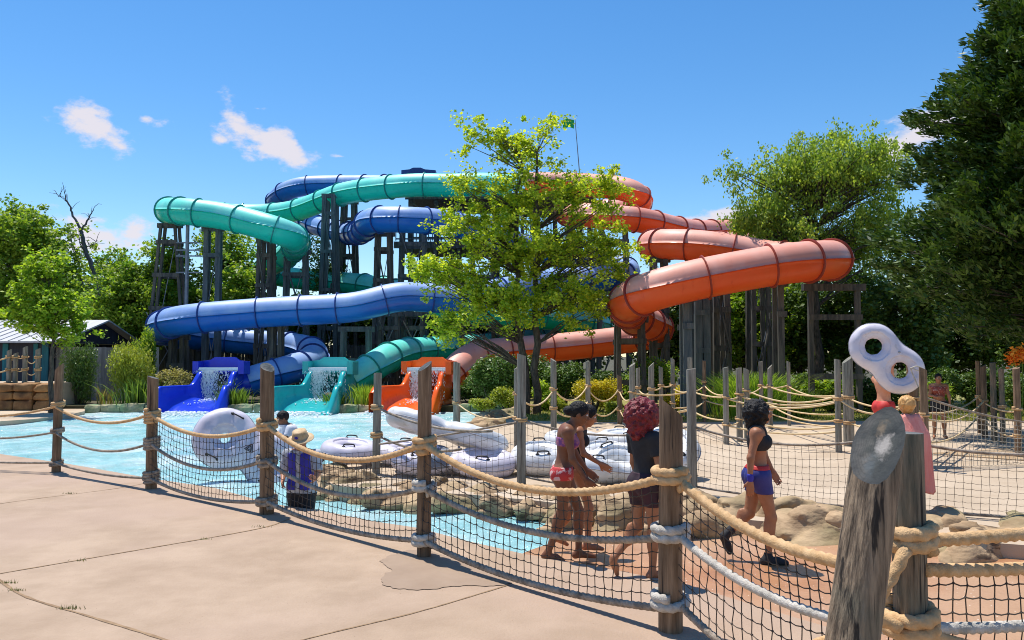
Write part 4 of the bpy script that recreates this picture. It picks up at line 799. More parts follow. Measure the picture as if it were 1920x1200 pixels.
tree('dense dark tree right below the sparse one, under the teal loop', 'tree', (P(450, 668, 41).x, 41), [(455, 540, 41, 32, 40), (430, 580, 41, 60, 40)], 'lf_mid', .2, .16, 100, 110, .5, tr=.2, seed=17)
tree('small feathery tree between the two tall middle trestles', 'tree', (P(595, 668, 46).x, 46), [(585, 460, 46, 12, 18), (600, 490, 46, 22, 20), (625, 515, 46, 26, 14), (590, 520, 46, 18, 12)], 'lf_dark', .18, .1, 50, 60, .4, tr=.12, seed=18)
tree('pale distant tree left of centre in the far background', 'tree', (P(215, 668, 60).x, 60), [(212, 500, 60, 22, 30), (190, 540, 60, 40, 40)], 'lf_mid', .3, .2, 50, 60, .8, tr=.2, seed=19)
# trees behind the trestles and on the right
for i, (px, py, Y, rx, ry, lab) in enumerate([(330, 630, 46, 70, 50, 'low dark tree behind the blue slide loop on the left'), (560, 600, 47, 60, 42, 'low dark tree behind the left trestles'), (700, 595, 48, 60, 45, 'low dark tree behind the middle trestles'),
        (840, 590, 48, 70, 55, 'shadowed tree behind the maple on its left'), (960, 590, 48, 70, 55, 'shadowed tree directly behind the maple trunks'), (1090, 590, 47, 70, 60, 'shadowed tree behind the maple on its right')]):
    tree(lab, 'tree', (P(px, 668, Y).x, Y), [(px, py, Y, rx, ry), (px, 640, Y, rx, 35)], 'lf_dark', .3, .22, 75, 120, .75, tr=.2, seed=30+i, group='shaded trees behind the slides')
tree('large pale-green weeping tree behind the right end of the orange slide', 'tree', (P(1530, 668, 32).x, 32), [(1560, 330, 32, 110, 62), (1470, 350, 32, 60, 55), (1420, 320, 31.6, 42, 22), (1380, 318, 31.5, 30, 16), (1410, 420, 31.8, 40, 50), (1560, 300, 32, 130, 40), (1640, 330, 32, 65, 60), (1500, 430, 32, 110, 60), (1620, 440, 32, 90, 80), (1440, 400, 31.8, 45, 40)],
     'lf_birch', .12, .07, 360, 150, .40, tr=.22, seed=40, name='weeping_tree', droop=(0, 0, -.9), shell=.3, stretch=(1, 1, 1.1), sub=4)
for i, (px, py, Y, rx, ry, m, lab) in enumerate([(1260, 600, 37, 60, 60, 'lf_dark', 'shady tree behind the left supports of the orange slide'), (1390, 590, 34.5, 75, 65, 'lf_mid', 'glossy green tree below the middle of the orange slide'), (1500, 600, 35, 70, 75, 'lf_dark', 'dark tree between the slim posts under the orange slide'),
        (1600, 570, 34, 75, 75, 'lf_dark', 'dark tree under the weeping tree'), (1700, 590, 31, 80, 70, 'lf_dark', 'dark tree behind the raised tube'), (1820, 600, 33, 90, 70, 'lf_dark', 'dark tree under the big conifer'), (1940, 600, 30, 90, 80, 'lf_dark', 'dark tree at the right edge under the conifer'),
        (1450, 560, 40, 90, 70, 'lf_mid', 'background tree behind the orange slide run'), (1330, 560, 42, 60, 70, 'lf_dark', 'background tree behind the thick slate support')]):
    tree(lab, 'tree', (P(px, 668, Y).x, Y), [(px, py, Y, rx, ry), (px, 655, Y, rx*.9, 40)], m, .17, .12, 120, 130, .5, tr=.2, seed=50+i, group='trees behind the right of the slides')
def conifer():
    r_ = np.random.default_rng(77); rd = random.Random(77); X0, Y0, H = 12.9, 18.0, 12.6; root = empty('conifer', (X0, Y0, .1), 'huge dark green conifer at the right edge of the picture', 'tree'); wood = MB()
    wood_mesh(wood, (X0, Y0, 0), (X0, Y0, H-.5), .34, .04, 9, 12, .004, rd); C = []; D = []
    for k in range(700):
        z = 2.4+(H-2.8)*(k/700)**.92; t = k*2.39996+rd.uniform(-.2, .2); prof = 4.0*max(0, 1-max(0, z-4.6)/(H-4.6))**.86*(1.0 if z > 4 else .8+.1*(z-2)); rr = max(.25, prof*rd.uniform(.55, 1.12))
        p0 = Vector((X0, Y0, z)); p1 = p0+Vector((math.cos(t)*rr, math.sin(t)*rr, rr*rd.uniform(.02, .32)))
        if rr > 1.0: wood_mesh(wood, p0, p1, .035, .008, 4, 4, .05, rd)
        d = (p1-p0); n = int(40+rr*34)
        for j in range(n//5):
            u = .35+.68*rd.random()**.7; side = rd.uniform(-1, 1)*(.55*(1.15-u)+.14); q = p0+d*u+Vector((-math.sin(t), math.cos(t), 0))*side*rr*.42+Vector((0, 0, rd.gauss(0, .10)))
            dr = Vector((math.cos(t), math.sin(t), 0))*.8+Vector((-math.sin(t), math.cos(t), 0))*side+Vector((0, 0, rd.uniform(.0, .7)))
            for m_ in range(20):
                C.append(tuple(q+dr*rd.uniform(0, .26)+Vector((rd.gauss(0, .07), rd.gauss(0, .07), rd.gauss(0, .06))))); D.append(tuple(dr))
    wood.build('trunk', M['bark'], root, True); C = np.array(C); D = np.array(D); D /= np.linalg.norm(D, axis=1)[:, None]
    v, f = leaf_mesh(C, .17, .055, .3, D*1.1, r_); mesh_obj('crown', v, f, M['lf_conif'], root); print('conifer leaves', len(C))
conifer()
def dead_tree(label, px, base_y, Y, pts, seed, r0):
    rd = random.Random(seed); x = P(px, 668, Y).x; root = empty('dead_tree', (x, Y, .1), label, 'tree'); b = MB()
    for k, (ln, ra, rb) in enumerate(pts):
        q = [P(a, c, Y+(rd.uniform(-.5, .5) if i else 0)*0) for i, (a, c) in enumerate(ln)]; c_ = crom(q, 4); n = len(c_); c_ = c_+np.array([[rd.gauss(0, .02), 0, rd.gauss(0, .02)] for _ in range(n)])
        b.tube(c_, np.linspace(ra, rb, n), 5)
        if k:
            for j in range(5):
                i = rd.randrange(n//3, n); d = Vector((rd.gauss(0, .4), rd.gauss(0, .3), rd.uniform(.1, .6))); b.tube([c_[i], Vector(c_[i])+d*.5+Vector((0, 0, .1)), Vector(c_[i])+d], [.02, .014, .006], 4)
    b.build('branches', M['barkgrey'], root, True)
dead_tree('tall bare dead tree with a forked top against the left sky', 186, 600, 45, [([(192, 660), (188, 560), (176, 510), (160, 470), (153, 440), (150, 430)], .17, .09), ([(150, 430), (137, 405), (130, 385), (122, 370), (122, 355)], .08, .012), ([(152, 432), (163, 415), (172, 400), (178, 388)], .07, .012), ([(130, 385), (120, 375), (108, 366)], .03, .008), ([(158, 465), (170, 460), (182, 450)], .04, .01), ([(160, 475), (150, 455), (148, 440)], .05, .01), ([(182, 540), (180, 520), (184, 494)], .08, .03)], 3, .2)
dead_tree('smaller bare dead tree left of the forked one', 158, 600, 46, [([(160, 660), (158, 580), (150, 510), (143, 480), (134, 450), (130, 420)], .12, .015), ([(146, 495), (155, 480), (160, 460)], .05, .01), ([(143, 480), (136, 465), (134, 440)], .04, .01), ([(152, 520), (140, 500), (132, 500)], .04, .01)], 4, .1)
# shrubs
bush('dark green juniper beside the young tree, in front of the board fence', 'shrub', 146, 745, 31.4, 38, 118, 'lf_dark', 9000, .12, .03, seed=60, name='juniper', droop=(0, 0, .8), squash=1.0, lumps=14)
bush('tall green feathery shrub between the board fence and the blue chute', 'shrub', 250, 745, 31.6, 52, 120, 'lf_ygreen', 9000, .14, .035, seed=61, name='shrub', droop=(0, 0, .8), squash=1.0, lumps=16)
bush('pointed feathery evergreen rising behind the reeds', 'shrub', 268, 745, 32.5, 26, 135, 'lf_bright', 5000, .16, .04, seed=62, name='shrub', droop=(0, 0, .9), squash=1.1, lumps=10)
bush('beige flowering shrub directly left of the blue chute', 'shrub', 322, 740, 31.2, 42, 68, 'lf_beige', 7000, .07, .06, seed=63)
blades('tall green reeds in front of the feathery shrub', 'reeds', 262, 30.9, 55, 1.35, 'lf_reed', 260, .05, 64, 'reed_clump')
blades('whitish dry grass plumes before the board fence', 'grass', 198, 31.2, 24, 1.0, 'lf_beige', 60, .03, 65)
blades('green grass tuft right of the blue chute', 'grass', 440, 30.6, 40, .85, 'lf_reed', 380, .035, 66)
blades('tall reed growing up beside the blue chute mouth', 'reeds', 430, 31.0, 14, 1.35, 'lf_reed', 30, .05, 67, 'reed_clump')
blades('grass tuft hugging the right flank of the blue tube', 'grass', 518, 30.8, 24, .95, 'lf_reed', 160, .035, 68)
blades('green grass between the teal chute and the wall', 'grass', 630, 30.6, 34, .6, 'lf_reed', 240, .035, 69)
blades('tall bright grass right of the teal chute', 'grass', 688, 30.7, 38, 1.05, 'lf_lime', 420, .035, 70)
for i, (px, Y, rx, ry, m, n, lab, L, W) in enumerate([
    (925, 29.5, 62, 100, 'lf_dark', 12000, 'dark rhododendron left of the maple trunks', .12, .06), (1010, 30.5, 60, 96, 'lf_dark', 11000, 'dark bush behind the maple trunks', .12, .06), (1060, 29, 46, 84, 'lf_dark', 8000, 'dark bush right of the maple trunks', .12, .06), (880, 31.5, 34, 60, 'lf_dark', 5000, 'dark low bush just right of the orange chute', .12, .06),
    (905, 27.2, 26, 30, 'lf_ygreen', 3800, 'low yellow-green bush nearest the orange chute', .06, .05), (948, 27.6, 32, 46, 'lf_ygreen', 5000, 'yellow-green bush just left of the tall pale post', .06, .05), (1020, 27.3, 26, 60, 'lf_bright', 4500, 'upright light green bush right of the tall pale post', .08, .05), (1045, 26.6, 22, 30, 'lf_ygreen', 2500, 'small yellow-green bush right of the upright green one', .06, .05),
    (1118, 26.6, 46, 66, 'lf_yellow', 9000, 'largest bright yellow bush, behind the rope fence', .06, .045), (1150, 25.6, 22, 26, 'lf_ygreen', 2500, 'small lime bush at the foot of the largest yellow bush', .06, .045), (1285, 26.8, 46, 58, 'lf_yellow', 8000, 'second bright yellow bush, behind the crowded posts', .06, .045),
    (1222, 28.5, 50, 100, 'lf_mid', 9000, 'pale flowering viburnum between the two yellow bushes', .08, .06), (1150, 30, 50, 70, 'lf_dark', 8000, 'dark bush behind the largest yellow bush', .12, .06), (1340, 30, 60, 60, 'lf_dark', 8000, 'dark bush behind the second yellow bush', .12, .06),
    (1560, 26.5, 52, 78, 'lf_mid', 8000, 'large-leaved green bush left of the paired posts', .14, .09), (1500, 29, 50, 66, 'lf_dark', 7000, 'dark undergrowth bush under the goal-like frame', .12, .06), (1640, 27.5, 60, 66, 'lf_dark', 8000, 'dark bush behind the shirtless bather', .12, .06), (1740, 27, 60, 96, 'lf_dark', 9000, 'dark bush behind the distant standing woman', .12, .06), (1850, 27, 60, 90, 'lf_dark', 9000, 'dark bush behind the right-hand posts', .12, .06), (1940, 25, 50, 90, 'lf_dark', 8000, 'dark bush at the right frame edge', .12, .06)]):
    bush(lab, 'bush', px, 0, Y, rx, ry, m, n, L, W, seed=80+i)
blades('large arching ornamental grass clump behind the middle posts', 'ornamental grass', 1408, 24.6, 78, 1.75, 'lf_lime', 2600, .03, 101, 'ornamental_grass', lean=.6)
blades('smaller arching grass clump right of the big lime one', 'ornamental grass', 1490, 24.4, 36, 1.1, 'lf_reed', 700, .03, 102, 'ornamental_grass', lean=.6)
bush('pale grassy bush behind the distant woman and tube', 'bush', 1745, 0, 25.5, 40, 70, 'lf_mid', 3000, .25, .03, seed=103)
# lawn blades (uncountable)
n = 26000; X = rng.uniform(.2, 24, n); Yv = 23.4+(rng.random(n)**1.6)*7; hh = rng.uniform(.03, .10, n)
v = np.stack([np.stack([X-.012, Yv, np.full(n, UD+.03)], 1), np.stack([X+.012, Yv, np.full(n, UD+.03)], 1), np.stack([X+rng.normal(0, .03, n), Yv+rng.normal(0, .03, n), UD+.03+hh], 1)], 1).reshape(-1, 3)
mesh_obj('lawn_grass', v, np.arange(3*n).reshape(-1, 3), M['grass'], kind='stuff')
# orange flowers at the right
p = P(1905, 668, 17.0); e = empty('flower_plant', (p.x, 17.0, .1), 'tall plant with two orange blossoms at the right frame edge', 'flowers'); b = MB()
for (x, y) in ((1900, 669), (1917, 664)):
    q = P(x, y, 17.0); b.tube([(p.x, 17, .1), ((p.x+q.x)/2+.05, 17, 1.1), q], .012, 5)
b.build('stem', M['lf_mid'], e)
for (x, y) in ((1900, 669), (1917, 664)):
    q = np.array(P(x, y, 17.0)); r_ = np.random.default_rng(x); C = q+r_.standard_normal((160, 3))*np.array([.055, .05, .085]); v, f = leaf_mesh(C, .09, .05, .5, None, r_); mesh_obj('blossom', v, f, M['petal'], e)
# ------------------------------------------------------------ posts, ropes and nets
def post_mesh(base, h, r, lean=(0, 0), g=(0, 0), seed=0, n=22):
    rd = np.random.default_rng(seed); V = []; rows = 14; ph = rd.uniform(0, 6, 6); b = Vector(base)
    for k in range(rows+1):
        t = k/rows
        for j in range(n):
            a = 2*math.pi*j/n; rr = r*(1+.035*math.sin(2*a+ph[0])+.03*math.sin(3*a+ph[1]+t*1.5)+.02*math.sin(5*a+ph[2])-.03*t+.015*math.sin(t*9+ph[3]+a)); x, y = rr*math.cos(a), rr*math.sin(a)
            top = h+g[0]*x+g[1]*y; z = t*top if t < 1 else top
            V.append((b.x+x+lean[0]*t*h, b.y+y+lean[1]*t*h, b.z-.06*(t == 0)+z))
    F_ = [(k*n+j, k*n+(j+1) % n, (k+1)*n+(j+1) % n, (k+1)*n+j) for k in range(rows) for j in range(n)]
    c = Vector((b.x+lean[0]*h, b.y+lean[1]*h, b.z+h)); V2 = V[-n:]+[tuple(c)]
    return V, F_, V2, [(j, (j+1) % n, n) for j in range(n)]
def coil(mb, c, r, rr, turns, z0, pitch, far=False, tilt=0.0, ph=0, lean=(0, 0), h=1.0):
    pts = []; n = int(turns*(18 if not far else 10))
    for i in range(n+1):
        a = ph+2*math.pi*turns*i/n; z = z0+pitch*(i/n)*turns+tilt*math.sin(a); cx = c[0]+lean[0]*z; cy = c[1]+lean[1]*z
        pts.append((cx+(r+rr*.75)*math.cos(a), cy+(r+rr*.75)*math.sin(a), c[2]+z))
    if far: mb.tube(pts, rr, 5)
    else: mb.tube(resample(np.array(pts), rr*.55), rr, 15, lobes=3, amp=.19, twist=34/max(rr/.03, .5), ph=ph)
def make_post(name, base, h, r, label, group, m='wood', lean=(0, 0), g=(0, 0), wraps=(), wr=.03, far=False, seed=0, ropem='rope', wm=None):
    base = Vector(base); e = empty(name, base, label, 'post', group)
    V, Fs, V2, F2 = post_mesh(base, h, r, lean, g, seed, 22 if not far else 12)
    mesh_obj('shaft', V, Fs, M[m], e, True); mesh_obj('cut_top', V2, F2, cut_mat(V2[-1], None) if name == 'leaning_post' else M['cut' if not far else m], e)
    for i, z in enumerate(wraps):
        mb = MB(); z, tn = (z if isinstance(z, tuple) else (z, 2.2 if not far else 1.6)); coil(mb, base, r, wr, tn, z-wr*tn*.8, wr*1.75, far, wr*.35, seed+i, lean); mb.build('rope_wrap', M[(wm[i] if wm else ropem)], e, True)
    return e
def rope_pts(p0, p1, sag, n=40, skew=0):
    p0 = np.array(tuple(p0)); p1 = np.array(tuple(p1)); t = np.linspace(0, 1, n)[:, None]
    p = p0+(p1-p0)*t; s = 4*t*(1-t); p[:, 2] -= (sag*s*(1+skew*(t-.5)))[:, 0]; return p
def rope(p0, p1, sag, r, label, m='rope', group=None, far=False, skew=0):
    L = (Vector(p1)-Vector(p0)).length; mb = MB()
    if far: mb.tube(rope_pts(p0, p1, sag, 16, skew), r, 6)
    else: mb.tube(resample(rope_pts(p0, p1, sag, 60, skew), r*.6), r, 15, lobes=3, amp=.19, twist=34/max(r/.03, .5))
    return mb.build('rope', M[m], smooth=True, label=label, cat='rope', group=group)
def net(top, mid, bot, cell, rad, label, m='net', seed=0, knots=True, bulge=.0, billow=(0, -.02)):
    """top/mid/bot: curves as (n,3) arrays with the same parameter"""
    r_ = np.random.default_rng(seed); L = np.linalg.norm(np.diff(top, axis=0), axis=1).sum(); nc = max(4, int(L/cell)); H = np.mean(top[:, 2]-bot[:, 2]); nr = max(3, int(round(H/cell)))
    u = np.linspace(0, 1, nc+1); t0 = np.linspace(0, 1, len(top)); I = lambda c: np.stack([np.interp(u, t0, c[:, i]) for i in range(3)], 1)
    A, C = I(top), I(bot); B = I(mid) if mid is not None else (A+C)/2; k1 = nr//2; G_ = np.zeros((nr+1, nc+1, 3))
    for j in range(nr+1):
        if j <= k1: t = j/k1; G_[j] = A+(B-A)*t
        else: t = (j-k1)/(nr-k1); G_[j] = B+(C-B)*t
    jit = r_.normal(0, cell*.045, G_.shape); jit[0] = jit[-1] = 0; G_ += jit
    sway = np.sin(np.linspace(0, math.pi, nr+1))[:, None]*np.sin(u*9+seed)[None]*.02; G_[..., 1] += sway; G_[..., 0] += np.sin(np.linspace(0, 5, nr+1))[:, None]*.008
    # vertical twines with a slight zigzag, horizontal twines sagging between knots
    P0 = [G_[:-1].reshape(-1, 3)]; P1 = [G_[1:].reshape(-1, 3)]
    Mh = (G_[:, :-1]+G_[:, 1:])/2; Mh[..., 2] -= cell*.08; P0 += [G_[:, :-1].reshape(-1, 3), Mh.reshape(-1, 3)]; P1 += [Mh.reshape(-1, 3), G_[:, 1:].reshape(-1, 3)]
    v, f = segs(np.concatenate(P0), np.concatenate(P1), rad, 4 if rad > .003 else 3)
    if knots:
        K = G_[1:-1].reshape(-1, 3); o = np.array([[1, 0, 0], [-1, 0, 0], [0, 1, 0], [0, -1, 0], [0, 0, 1], [0, 0, -1]])*rad*2.9; kv = (K[:, None]+o).reshape(-1, 3); q = np.array([[0, 2, 4, 4], [2, 1, 4, 4], [1, 3, 4, 4], [3, 0, 4, 4], [2, 0, 5, 5], [1, 2, 5, 5], [3, 1, 5, 5], [0, 3, 5, 5]])
        kf = (np.arange(len(K))[:, None, None]*6+q[None]).reshape(-1, 4)+len(v); v = np.concatenate([v, kv]); tri = kf[:, :3]
        fl = [tuple(x) for x in f.tolist()]+[tuple(x) for x in tri.tolist()]
    else: fl = f
    return mesh_obj('net', v, fl, M[m], label=label, cat='net', group='nets')
FG = 'front fence posts'
p1, p2, p3, p4, p5 = G(105, 885), G(283, 916), G(500, 963), G(795, 1043), G(1257, 1181); p6 = Vector((1.96, 4.0, 0)); p0 = Vector((p1.x-3.3, p1.y+.9, 0)); p7 = Vector((4.75, 5.0, 0))
make_post('post', p1, 1.80, .075, 'weathered front post at far left with a slanted cut top', FG, 'wood', (.007, 0), (1.0, 0), ((1.17, 2.2), (.71, 1.8), (.16, 2)), .024, seed=1, wm=['rope', 'ropegrey', 'ropegrey'])
make_post('post', p2, 1.68, .080, 'brown front post where the first net begins, thick rope knots on it', FG, 'wood', (0, 0), (-.3, 0), ((1.09, 4.4), (.68, 3.6), (.18, 3.6)), .026, seed=2, wm=['rope', 'ropegrey', 'ropegrey'])
make_post('post', p3, 1.86, .088, 'tall brown front post in front of the teal chute', FG, 'wood', (-.008, 0), (-.45, .5), ((1.13, 2.2), (.67, 2), (.15, 2.4)), .030, seed=3, wm=['rope', 'ropegrey', 'ropegrey'])
make_post('post', p4, 1.90, .072, 'tall knotty front post in front of the orange chute', FG, 'wood', (0, 0), (.6, .4), ((1.11, 2.4), (.69, 2), (.16, 2)), .032, seed=4, wm=['rope', 'ropewhite', 'ropewhite'])
make_post('post', p5, 1.62, .091, 'thick split-top front post between red-haired and dark-haired bathers', FG, 'wood', (.012, 0), (-.85, 0), ((1.11, 2.1), (.70, 2), (.21, 1.6)), .033, seed=5, wm=['rope', 'ropewhite', 'ropewhite'])
make_post('post', p6, 1.62, .078, 'straight post standing right behind the big leaning one', FG, 'woodbig', (0, 0), (0, 0), ((1.10, 2.0), (.70, 2.3)), .034, seed=6)
make_post('leaning_post', (1.31, 3.42, 0), 1.62, .112, 'biggest nearest post, leaning right, its grey cut face towards the camera', FG, 'woodbig', (.165, .03), (1.15, .95), ((.70, 1.6),), .034, seed=7)
def P3(p, z, dx=0, dy=0): return (p.x+dx, p.y+dy, z)
ext = [('p0-1', p0, p1, 'left of the far-left front post', .020), ('p1-2', p1, p2, 'between the two left front posts, over the pool', .022), ('p2-3', p2, p3, 'of the first netted bay of the front fence', .027), ('p3-4', p3, p4, 'of the second netted bay, in front of the man in the hat', .030), ('p4-5', p4, p5, 'of the third netted bay, in front of the two girls', .032)]
NC = {}
for i, (k, a, b, lab, r) in enumerate(ext):
    sg = [(.20, .15, .04), (.20, .21, .06), (.23, .24, .12), (.29, .24, .10), (.27, .19, .11)][i]
    for lev, (z, s, nm) in enumerate(((1.13, sg[0], 'upper'), (.69, sg[1], 'middle'), (.17, sg[2], 'lowest'))):
        mname = 'rope' if lev == 0 else 'ropegrey'
        dy = -.02; A, B = P3(a, z, 0, -.07), P3(b, z, 0, -.07)
        rope(A, B, s, r*(1 if lev == 0 else .85), f'{nm} rope {lab}', mname, 'front fence ropes'); NC[(i, lev)] = rope_pts(A, B, s, 60)
for i, lab in ((2, 'square net of the first bay, with the light tube and pool behind it'), (3, 'square net of the second bay, covering the man in the blue vest'), (4, 'square net of the third bay, covering the two girls\' legs')):
    net(NC[(i, 0)], NC[(i, 1)], NC[(i, 2)], .090, .0036, lab, seed=i)
# bay from the split-top post to the big leaning one
A, B = (p5.x+.07, p5.y-.07, 1.09), (p6.x-.1, p6.y+.02, .95); rope(A, B, .13, .034, 'thick upper rope from the split-top post down to the big leaning post', 'rope', 'front fence ropes'); t = rope_pts(A, B, .13, 60)
A, B = (p5.x+.05, p5.y-.08, .70), (p6.x-.05, p6.y-.02, .66); rope(A, B, .13, .028, 'frayed white middle rope from the split-top post to the big leaning post', 'ropewhite', 'front fence ropes'); mm_ = rope_pts(A, B, .13, 60)
A, B = (p5.x+.05, p5.y-.08, .21), (p6.x, p6.y, .10); rope(A, B, .12, .026, 'grey lowest rope leaving the picture below the split-top post', 'ropegrey', 'front fence ropes'); bb = rope_pts(A, B, .12, 60)
net(t, mm_, bb, .090, .0036, 'net of the bay just left of the big leaning post', seed=7)
# right of the leaning post
A, B = (p6.x+.05, p6.y-.05, 1.10), P3(p7, 1.16); rope(A, B, .05, .032, 'topmost rope right of the big leaning post, no net on it', 'rope', 'front fence ropes')
A, B = (p6.x+.05, p6.y-.05, .96), P3(p7, 1.02); rope(A, B, .10, .032, 'second rope right of the big leaning post, carrying the net', 'rope', 'front fence ropes'); t = rope_pts(A, B, .10, 60)
A, B = (p6.x+.05, p6.y-.05, .68), P3(p7, .66); rope(A, B, .09, .028, 'grey-white middle rope at the lower right corner', 'ropewhite', 'front fence ropes'); mm_ = rope_pts(A, B, .09, 60)
A, B = (p6.x+.02, p6.y-.08, .67), P3(p7, .10); rope(A, B, .12, .026, 'tan rope dropping from the post to the lower right frame corner', 'rope', 'front fence ropes'); bb = rope_pts((p6.x, p6.y, .16), P3(p7, .16), .1, 60)
net(t, mm_, bb, .090, .0036, 'net at the lower right corner, nearest to the camera', seed=8)
mb = MB(); mb.tube(resample(crom([(p6.x-.06, p6.y-.1, 1.07), (p6.x-.13, p6.y-.13, .98), (p6.x-.22, p6.y-.15, .86), (p6.x-.26, p6.y-.1, .76), (p6.x-.2, p6.y-.1, .74), (p6.x-.1, p6.y-.1, .70)], 10), .018), .03, 12, lobes=3, amp=.17, twist=26); mb.build('rope', M['rope'], smooth=True, label='short loose rope end hanging between the big leaning post and the straight one', cat='rope', group='front fence ropes')
make_post('post', p7, 1.7, .08, 'post of the front fence outside the right frame edge', FG, 'wood', (0, 0), (0, 0), (1.16,), .03, seed=9)
make_post('post', p0, 1.7, .08, 'post of the front fence outside the left frame edge', FG, 'wood', (0, 0), (0, 0), (1.16,), .03, seed=10)
# ---------------------------------------------- queue posts on the far deck: px, top, base, width, label
QP = {}
def qpost(k, px, yt, yb, wpx, label, wraps=(1.0, .55), m='woodgrey', g=None, lean=0, wz=UD, wr=.02):
    b = G(px, yb, wz); zt = P(px, yt, b.y).z; g = g if g is not None else (random.uniform(-.7, .7), random.uniform(-.3, .3))
    make_post('post', b, zt-wz, wpx/F*b.y/2, label, 'queue line posts', m, (lean, 0), g, [w_ for w_ in wraps if w_ < zt-wz], wr, True, int(px)); QP[k] = b
qpost('a', 705, 700, 888, 15, 'grey post on the left tip of the island beside the lying tubes', (1.06, .62), lean=.01, wr=.026)
qpost('b', 856, 680, 803, 13, 'grey post right of the orange chute', (.66,), lean=.0)
qpost('c', 968, 690, 838, 9, 'slim post half hidden by the tall pale post', (1.1, .6))
qpost('d', 978, 665, 908, 17, 'tall pale green-grey post at the middle of the island', (.95,), lean=.0, g=(-.3, 0), wr=.016)
qpost('e', 1038, 675, 820, 11, 'post before the dark bushes, first right of the tall pale post', (1.12, .68))
qpost('f', 1103, 678, 800, 9, 'slim post left of the large yellow bush', (1.1, .62), g=(0, 0))
qpost('g', 1162, 705, 795, 9, 'short post in front of the large yellow bush', (.9, .4), m='wood')
qpost('h', 1186, 684, 812, 12, 'left of the two posts right above the red hair', (1.0, .5))
qpost('i', 1197, 690, 800, 8, 'right and thinner of the two posts above the red hair', (1.05,))
qpost('j', 1222, 684, 806, 11, 'slant-topped post left of the second yellow bush', (1.05, .5), g=(.9, 0))
qpost('k', 1240, 688, 800, 8, 'thin post just left of the second yellow bush', (1.1, .6))
qpost('l', 1262, 673, 797, 8, 'taller thin post in front of the second yellow bush', (1.1, .6))
qpost('m', 1298, 692, 925, 18, 'tall pale round-topped post just right of the split-top post', (), g=(.15, 0), lean=-.0)
qpost('n', 1295, 671, 806, 9, 'thin post peeking above the tall pale one', (1.0,))
qpost('o', 1321, 676, 791, 7, 'thinnest brownish post left of the ornamental grass', (1.15, .7), m='wood')
qpost('p', 1362, 689, 833, 11, 'free-standing grey post before the ornamental grass, casting a shadow', (1.0, .42))
qpost('q', 1387, 690, 828, 12, 'left half of the double post behind the walking bather', (1.05, .5), g=(.1, 0))
qpost('q2', 1401, 692, 822, 11, 'right half of the double post behind the walking bather', (1.1,), g=(-.5, 0))
qpost('r', 1428, 678, 801, 8, 'slim grey post right of the double post', (1.1, .65))
qpost('s', 1445, 688, 804, 9, 'slant-topped slim post above the walking bather\'s head', (1.1, .5), g=(1.0, 0))
qpost('t', 1480, 678, 798, 7, 'lone thin post right of the ornamental grass', (1.05,))
qpost('u', 1573, 674, 848, 12, 'darker left post of the close pair left of the raised tube', (1.05, .62), g=(-.2, 0))
qpost('v', 1592, 674, 836, 19, 'thick right post of the close pair left of the raised tube', (1.02, .5), g=(.8, 0))
qpost('w', 1714, 684, 862, 20, 'thick post touching the lower lobe of the raised tube', (1.12,), m='wood', g=(.1, 0))
qpost('x', 1735, 692, 880, 14, 'slimmer post right of the one touching the raised tube', (.9, .4), m='wood', g=(-.5, 0))
qpost('y1', 1837, 677, 812, 9, 'leftmost of the far-right cluster of slim posts', (.9,), m='wood')
qpost('y2', 1847, 686, 820, 10, 'second slim post of the far-right cluster', (.85, .4), m='wood')
qpost('y3', 1865, 680, 828, 11, 'dark middle post of the far-right cluster', (), m='woodbig')
qpost('y4', 1881, 692, 832, 10, 'dark post just right of the middle one in the far-right cluster', (.8,), m='woodbig')
qpost('y5', 1910, 690, 858, 12, 'rightmost post of the far-right cluster, at the frame edge', (.9, .4), m='wood')
for i, (px, yt, lab) in enumerate([(16, 657, 'leftmost small post on the rocky terrace'), (28, 663, 'second small post on the rocky terrace'), (46, 651, 'tallest small post on the rocky terrace'), (70, 655, 'right small post on the rocky terrace')]):
    b = P(px, 720, 30.4); b.z = TZ+.02; zt = P(px, yt, 30.4).z; make_post('post', b, zt-b.z, .09, lab, 'terrace posts', 'woodgrey', (0, 0), (.5, 0), (.95, .48), .03, True, i); QP['T%d' % i] = b
def qrope(a, b, z, sag, lab, r=.019, zb=None, m='ropefar'):
    A, B = QP[a], QP[b]; rope((A.x, A.y, A.z+z), (B.x, B.y, B.z+(zb or z)), sag, r, lab, m, 'queue line ropes', True)
names = dict(a='the island-tip post', b='the post right of the orange chute', c='the slim half-hidden post', d='the tall pale post', e='the post before the dark bushes', f='the slim post left of the yellow bush', g='the short post at the yellow bush', h='the left post above the red hair', i='the thin post above the red hair', j='the slant-topped post', k='the thin post left of the second yellow bush', l='the tall thin post at the second yellow bush',
             m='the tall round-topped post', n='the peeking thin post', o='the thinnest brownish post', p='the free-standing shadowed post', q='the double post', q2='the double post\'s right half', r='the slim post right of the double post', s='the post above the walking bather', t='the lone thin post', u='the dark paired post', v='the thick paired post', w='the thick post at the raised tube', x='the slimmer post at the raised tube', y1='the far-right cluster', y2='the second far-right post', y3='the dark far-right post', y4='the darkest far-right post', y5='the rightmost post', T0='the leftmost terrace post', T1='the second terrace post', T2='the tallest terrace post', T3='the right terrace post')
